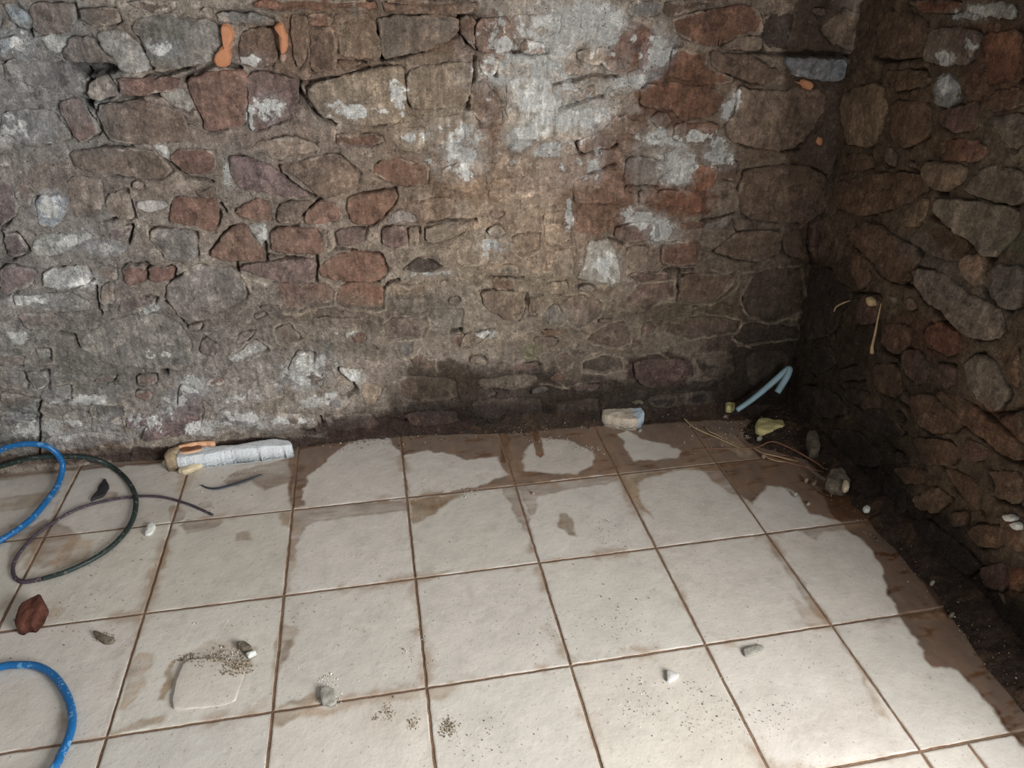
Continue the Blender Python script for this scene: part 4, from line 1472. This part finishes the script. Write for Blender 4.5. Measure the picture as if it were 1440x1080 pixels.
# ------------------------------------------------------------------ grey-blue bent conduit in the corner
pc = []
for (u_, v_), y_ in (((1036, 577), .215), ((1060, 560), .215), ((1085, 539), .215), ((1103, 523), .215)):
    d = ray(u_, v_); t = (y_ - CAM_C[1]) / d[1]; pc.append(CAM_C + t * d)
pc[0][2] = max(pc[0][2], .012)
for (u_, v_), y_ in (((1110, 519), .210), ((1107, 529), .198), ((1100, 541), .19), ((1093, 552), .18)):
    d = ray(u_, v_); t = (y_ - CAM_C[1]) / d[1]; pc.append(CAM_C + t * d)
o = tube('bent_conduit', pc, [.0085, .0098, .0105, .0108, .011, .0108, .0105], M_pipe, n=8, sides=16)
tag(o, 'grey-blue plastic pipe bent back on itself, leaning in the corner', 'pipe')

# ------------------------------------------------------------------ yellow foam lumps
sl = 0.018
def lump(name, px, z, hgt, mat, seed, bevel=.006, rough=.003, step=.003, fine=.004, z0=None, colors=None, tilt=(0, 0)):
    return solid(name, [on_floor(*q, z)[:2] for q in px], z - hgt * .5 if z0 is None else z0, hgt, mat, bevel=bevel, rough=rough, seed=seed, step=step, jit=.001, fine=fine, colors=colors, tilt=tilt)


o = lump('foam_lump', ((1063, 604), (1062, 596), (1067, 590), (1083, 589), (1088, 592), (1100, 592), (1106, 599), (1104, 604), (1090, 604), (1086, 609), (1074, 610), (1066, 607)), .02, .022, M_yellow, 31, .008, .004)
tag(o, 'knobbly yellow foam lump on the dark soil near the corner', 'foam')
o = lump('foam_lump', ((1019, 571), (1020, 563), (1026, 561), (1032, 564), (1034, 571), (1030, 576), (1022, 576)), .03, .022, M_yellow, 32, .008, .002)
tag(o, 'small round yellow foam lump left of the bent pipe', 'foam')

# ------------------------------------------------------------------ orange foam on the back wall
def wall_lump(name, px, hgt, mat, seed, h0=0.0, proj=on_back, frame=P_back, rough=.002, bevel=.012, sd=3):
    p = np.array([proj(*q) for q in px])
    return solid(name, p, 0, hgt, mat, bevel=bevel, rough=rough, seed=seed, low=lambda a_, b_: relief(a_, b_, sd) + h0, step=.003, jit=.001, frame=frame, fine=.004)


o = wall_lump('foam_dribble', ((312, 34), (321, 33), (328, 40), (330, 52), (325, 62), (324, 72), (327, 80), (324, 90), (318, 94), (307, 93), (302, 85), (303, 76), (311, 66), (317, 57), (318, 47), (312, 44)), .026, M_orange, 41)
tag(o, 'orange foam dribble shaped like a gourd high on the left of the back wall', 'foam')
o = wall_lump('foam_dribble', ((385, 37), (391, 32), (398, 32), (400, 41), (405, 50), (406, 64), (402, 74), (396, 76), (393, 66), (392, 46)), .024, M_orange, 42)
tag(o, 'narrow orange foam dribble on the back wall, the second from the left', 'foam')
o = wall_lump('foam_crust', ((394, 75), (402, 75), (403, 82), (399, 88), (393, 84)), .012, M_pink, 43, bevel=.004)
tag(o, 'pale pink crumb of foam under the narrow orange dribble', 'foam')
o = wall_lump('foam_crumb', ((1115, 113), (1122, 116), (1127, 111), (1137, 113), (1140, 120), (1136, 126), (1129, 124), (1124, 118)), .018, M_orange, 44, bevel=.005)
tag(o, 'small orange foam crumb under the pale bluish stone near the corner', 'foam')
o = wall_lump('foam_crumb', ((1148, 191), (1152, 193), (1151, 201), (1147, 203), (1144, 198)), .014, M_orange, 45, bevel=.003)
tag(o, 'tiny orange foam crumb in a joint close to the corner', 'foam')

# ------------------------------------------------------------------ straw and roots
def straw(name, txt, z, rad, mat, label, n=8):
    o = tube(name, fpath(txt, z), rad, mat, n=n, sides=7)
    tag(o, label, 'twig' if mat is M_root else 'straw')
    return o


straw('straw_stem', '962,589 974,600 990,608 1005,614 1022,622 1040,630', [.006, .006, .006, .006, .006, .006], [.0022, .0024, .002, .0014], M_straw, 'pale forked straw lying across the brown-stained tiles below the corner')
straw('straw_stem', '993,601 998,607 1008,611 1018,617', .008, [.0018, .002, .001], M_straw, 'short pale straw crossing the long forked straw')
straw('straw_stem', '1060,630 1072,637 1090,641 1110,646 1122,649', [.01, .012, .012, .014, .014], [.0014, .002, .002, .001], M_straw, 'upper of two pale bent straws at the edge of the soil')
straw('straw_stem', '1066,634 1078,643 1092,648 1108,650', [.01, .01, .008, .008], [.0014, .002, .0012], M_straw, 'lower of two pale bent straws at the edge of the soil')
straw('rootlet', '975,633 1000,631 1030,630 1058,630 1070,627 1080,622 1092,622 1115,632 1135,643 1150,652 1160,660', [.004, .004, .004, .006, .01, .016, .02, .022, .022, .022, .022],
      [.0012, .0014, .0014, .0018, .002, .0022, .0022, .0016], M_root, 'long thin brown rootlet running from the tiles into the soil heap')
straw('rootlet', '1040,618 1056,628 1075,640 1100,648 1130,656 1158,664', [.006, .008, .012, .018, .02, .022], [.001, .0014, .0016, .0012], M_root, 'thin dark rootlet lying under the bent straws')


def wall_tube(name, txt, h, rad, mat, label, cat='straw'):
    pts = []
    for i, q in enumerate(txt.split()):
        u_, v_ = on_right(*map(float, q.split(',')))
        hh = h[i] if hasattr(h, '__len__') else h
        pts.append(P_right(np.array(u_), np.array(v_), np.array(hh + float(relief(np.array(u_), np.array(v_), 8)))))
    o = tube(name, pts, rad, mat, n=8, sides=7)
    tag(o, label, cat)


wall_tube('dry_stalk', '1249,426 1243,446 1237,468 1232,486 1230,496', [.02, .018, .017, .016, .012], [.0012, .0022, .0032, .004, .006], M_straw, 'upright dry stalk standing against the right wall')
wall_tube('dry_stalk', '1184,437 1187,431 1194,426 1204,422', .014, [.002, .0022, .003, .001], M_straw, 'short bent dry stalk on the right wall beside the corner')

# ------------------------------------------------------------------ chips and fragments on the floor
o = lump('charred_flake', ((126, 704), (137, 690), (138, 684), (148, 671), (154, 684), (146, 697), (135, 701)), .004, .007, M_char, 51, .003, .002, z0=.0)
tag(o, 'black charred flake lying inside the cable loop', 'flake')
o = lump('plaster_chip', ((203, 752), (208, 741), (214, 737), (220, 740), (215, 750), (207, 754)), .004, .009, M_white, 52, .0015, .004, z0=0)
tag(o, 'white plaster chip on a joint below the cable', 'chip')
o = lump('tile_shard', ((937, 942), (955, 949), (954, 953), (938, 961)), .003, .008, M_tilechip, 53, .0015, .0006, z0=0)
tag(o, 'small white triangular tile shard on the bright tiles', 'shard')
o = lump('mortar_flake', ((1044, 913), (1052, 909), (1070, 907), (1076, 912), (1068, 919), (1050, 924), (1046, 922)), .003, .008, M_grey, 54, .003, .001, z0=0)
tag(o, 'flat pale mortar flake on the tiles at lower right', 'flake')
o = lump('tile_piece', ((261, 931), (300, 926), (350, 930), (338, 962), (330, 990), (246, 1000), (243, 985), (249, 960)), .001, .0040, M_tile, 55, .0012, .0005, tilt=(-.06, .012), step=.005, z0=0, fine=.012,
         colors=lambda a_, b_: tile_colour(a_, b_, lin(203, 192, 178)))
tag(o, 'thin pale square slab lying flat on a tile with crumbs on its far edge', 'slab')
o = lump('plaster_chip', ((345, 920), (358, 915), (361, 919), (350, 926)), .006, .009, M_white, 56, .003, .001, z0=.004)
tag(o, 'pinkish white chip beside the line of crumbs on the thin slab', 'chip')
o = lump('mortar_lump', ((450, 968), (460, 966), (472, 972), (474, 990), (464, 994), (452, 990), (449, 980)), .004, .010, M_grey, 57, .004, .004, z0=0)
tag(o, 'crumbling grey mortar lump sitting on a tile joint', 'mortar')
o = lump('mortar_lump', ((130, 888), (142, 891), (155, 898), (162, 899), (158, 905), (146, 906), (136, 898)), .003, .008, M_dirtgrey, 58, .003, .003, z0=0)
tag(o, 'small grey-brown mortar lump below the brick fragment', 'mortar')
o = lump('mortar_lump', ((338, 915), (332, 906), (345, 902), (356, 912), (350, 918)), .004, .010, M_dirtgrey, 59, .004, .004, z0=.002)
tag(o, 'grey-brown mortar crumb touching the pinkish white chip', 'mortar')
o = lump('rubble_stone', ((1160, 672), (1168, 664), (1182, 664), (1190, 674), (1196, 684), (1188, 691), (1172, 688), (1162, 682)), .035, .035, M_dirtgrey, 60, .010, .008)
tag(o, 'grey stone half buried in the soil at the foot of the right wall', 'stone')
o = lump('rubble_stone', ((1134, 611), (1148, 610), (1154, 636), (1140, 641), (1136, 626)), .04, .03, M_dirtgrey, 61, .006, .004)
tag(o, 'dark squarish stone standing in the soil heap near the corner', 'stone')
o = lump('plaster_chip', ((1186, 676), (1192, 678), (1195, 686), (1188, 690), (1184, 684)), .055, .014, M_cream, 62, .004, .002)
tag(o, 'cream chip on the right side of the half buried grey stone', 'chip')
o = lump('plaster_chip', ((1213, 714), (1219, 711), (1224, 714), (1223, 719), (1216, 719)), .03, .010, M_white, 63, .003, .001)
tag(o, 'bright white chip on the soil at the foot of the right wall', 'chip')
for k, (px, lab) in enumerate(((((1414, 724), (1424, 722), (1435, 728), (1430, 733), (1420, 733)), 'upper of two white chips lodged on the right wall at the right edge'),
                               (((1424, 737), (1432, 733), (1440, 737), (1439, 746), (1430, 744)), 'lower of two white chips lodged on the right wall at the right edge'))):
    o = wall_lump('plaster_chip', px, .016, M_white, 64 + k, h0=.004, proj=on_right, frame=P_right, bevel=.004, sd=8)
    tag(o, lab, 'chip')
o = wall_lump('pale_pebble', ((1228, 418), (1232, 416), (1236, 421), (1235, 430), (1230, 429), (1227, 424)), .018, M_straw, 67, h0=.002, proj=on_right, frame=P_right, bevel=.004, sd=8)
tag(o, 'pale pebble stuck to the right wall left of the dry stalk', 'pebble')
# pebbles on the brown halo and at the soil edge
peb = [((1137, 708), 4, 'round pale pebble on the brown-stained tile beside the soil'), ((1134, 675), 4, 'pinkish pebble at the edge of the soil heap'),
       ((1145, 679), 5, 'grey pebble just left of the half buried stone'), ((1119, 695), 3, 'smallest pale pebble on the brown-stained tile'),
       ((1020, 585), 4, 'pale pink pebble below the round yellow foam lump'), ((1050, 580), 3, 'cream pebble beside the foot of the bent pipe'),
       ((1068, 616), 5, 'tan pebble below the knobbly yellow foam'), ((1074, 641), 4, 'flat tan pebble beside the bent straws'),
       ((830, 602), 4, 'pale crumb left of the short white block'), ((900, 605), 4, 'pale crumb on the tile in front of the short white block'),
       ((750, 694), 3, 'white crumb on the tile right of the second joint'), ((1338, 864), 5, 'tan chip on the dark soil at lower right'),
       ((1311, 819), 4, 'white crumb at the tile edge along the right wall'), ((711, 752), 4, 'tiny dark bottle-top ring lying on a middle tile')]
for k, ((px, py), s, lab) in enumerate(peb[:-1]):
    rd = random.Random(100 + k)
    soil = px > 1060 and py < 700 or px > 1300
    q = [(px + s * .8 * math.cos(t) * rd.uniform(.8, 1.2), py + .5 * s * math.sin(t) * rd.uniform(.8, 1.2)) for t in np.linspace(0, 2 * math.pi, 8)[:-1]]
    o = lump('pebble', q, .012 if soil else .003, .010 if soil else .006, [M_grey, M_pink, M_dirtgrey][k % 3], 120 + k, .003, .001, z0=None if soil else 0)
    tag(o, lab, 'pebble')

# ------------------------------------------------------------------ grit: crumbs nobody could count
def grit(name, clusters, label, colf, seed):
    rd = np.random.RandomState(seed)
    verts, faces, cols = [], [], []
    tet = np.array([[1, 0, 0], [-.4, .9, 0], [-.5, -.8, .1], [.1, .1, .9], [.5, .6, .5], [-.6, 0, .6]])
    tf = [[0, 1, 2], [0, 4, 1], [1, 5, 2], [0, 2, 3], [0, 3, 4], [4, 3, 1], [1, 3, 5], [5, 3, 2]]
    for (x, y, sx, sy, n, smin, smax, z, pal) in clusters:
        for _ in range(n):
            px, py = rd.normal(x, sx) if sx > 0 else x, rd.normal(y, sy)
            if sx < 0:
                px = rd.uniform(x + sx, x - sx); py = rd.uniform(y - sy, y + sy)
            zz = z(px, py) if callable(z) else z
            s = rd.uniform(smin, smax) * rd.uniform(.5, 1) ** 1.5
            a_ = rd.uniform(0, 6.28)
            R_ = np.array([[math.cos(a_), -math.sin(a_), 0], [math.sin(a_), math.cos(a_), 0], [0, 0, 1]])
            s *= 1.3
            q = (tet * rd.uniform(.6, 1.3, (6, 1)) * s) @ R_.T + np.array([px, py, zz])
            b0 = len(verts)
            verts.extend(q.tolist()); faces.extend([[b0 + i for i in f] for f in tf])
            c_ = pal[rd.randint(len(pal))] * rd.uniform(.8, 1.15)
            cols.extend([c_] * 6)
    o = build(name, verts, faces, M_crumb, None, np.array(cols), smooth=False)
    o['kind'] = 'stuff'
    tag(o, label, 'grit')


PALE = [lin(206, 198, 184), lin(188, 178, 160), lin(160, 148, 128), lin(225, 222, 214)]
TANS = [lin(150, 134, 110), lin(128, 110, 88), lin(176, 162, 140), lin(110, 96, 78)]
DK = [lin(84, 72, 60), lin(64, 54, 46), lin(110, 94, 76)]


def F(px, py):
    p = on_floor(px, py)
    return p[0], p[1]


slab = np.array([on_floor(*q)[:2] for q in ((261, 931), (300, 926), (350, 930), (338, 962), (330, 990), (246, 1000), (243, 985), (249, 960))])
slab_c = slab.mean(0)


def slab_z(x, y):
    if sd_poly(np.array([x]), np.array([y]), slab)[0] < 0:
        return .0008 + max(0.0, .0045 - .055 * (x - slab_c[0]))
    return .0004


cl = []
for (px, py, sx, sy, n, smin, smax, pal) in [
    (300, 926, .03, .014, 160, .001, .0032, TANS), (335, 938, .018, .012, 170, .001, .0036, TANS), (260, 926, .015, .006, 60, .001, .003, TANS), (322, 920, .02, .01, 80, .001, .003, PALE),
    (545, 1000, .008, .012, 110, .0008, .0026, TANS), (528, 1010, .004, .005, 40, .0008, .0022, TANS), (580, 1016, .007, .008, 90, .0008, .0024, TANS),
    (630, 1022, .009, .011, 220, .0008, .0024, TANS), (458, 960, .012, .012, 90, .001, .003, PALE), (464, 985, .014, .006, 60, .001, .003, PALE),
    (145, 896, .014, .008, 80, .001, .003, TANS), (900, 990, .03, .04, 120, .0006, .0022, DK + PALE), (990, 1000, .04, .05, 120, .0006, .002, DK + TANS),
    (880, 870, .04, .04, 120, .0006, .002, DK), (760, 900, .06, .05, 100, .0006, .0018, DK), (1080, 1000, .04, .03, 80, .0006, .002, DK + TANS),
    (860, 745, .03, .05, 90, .0006, .0018, DK), (590, 900, .04, .05, 70, .0006, .002, DK + PALE), (690, 1040, .06, .04, 90, .0006, .0018, DK),
    (345, 665, .05, .015, 70, .001, .003, PALE), (300, 700, .06, .03, 60, .0008, .003, PALE), (660, 694, .02, .01, 50, .0012, .003, [lin(190, 176, 160)]),
    (830, 632, .02, .015, 70, .001, .0032, PALE), (770, 618, .06, .01, 60, .001, .003, TANS + PALE), (600, 680, .15, .05, 90, .0007, .0024, PALE),
    (1000, 700, .10, .06, 60, .0007, .002, PALE), (1010, 620, .08, .03, 60, .0008, .0026, PALE), (140, 780, .08, .05, 60, .0008, .0024, TANS), (400, 880, .15, .08, 110, .0007, .0022, TANS + PALE),
        (90, 870, .06, .06, 60, .0008, .0024, TANS), (640, 850, .2, .1, 120, .0006, .0018, DK + PALE), (500, 780, .15, .06, 80, .0007, .002, TANS + PALE)]:
    x, y = F(px, py)
    cl.append((x, y, sx, sy, n, smin, smax, slab_z, pal))
grit('floor_grit', cl, 'scattered mortar grit and crumbs lying on the tiles', None, 5)


def soil_z(x, y):
    U, V = np.array([[x]]), np.array([[y]])
    return float(max(0, h_right(U, V)[0, 0] if x > 1.1 else h_back(U, V)[0, 0]))


cl = [(.42, .285, .05, .010, 160, .0012, .0042, soil_z, DK + [lin(40, 36, 34)]), (.6, .275, -.8, .012, 240, .001, .003, soil_z, DK + PALE[:2]), (1.18, .16, .06, .04, 300, .001, .0038, soil_z, DK + PALE[1:3]),
      (1.27, .0, .025, .10, 260, .001, .0036, soil_z, DK + TANS), (1.30, -.3, .02, .15, 240, .001, .003, soil_z, DK + TANS), (1.31, -.7, .02, .2, 200, .001, .003, soil_z, DK + TANS),
      (1.05, .215, .05, .012, 90, .001, .003, soil_z, DK + PALE[1:3]), (-.1, .31, .12, .006, 90, .001, .003, 0.001, DK + PALE[:2])]
grit('soil_grit', cl, 'small stones and crumbs mixed through the dark soil along both walls', None, 6)
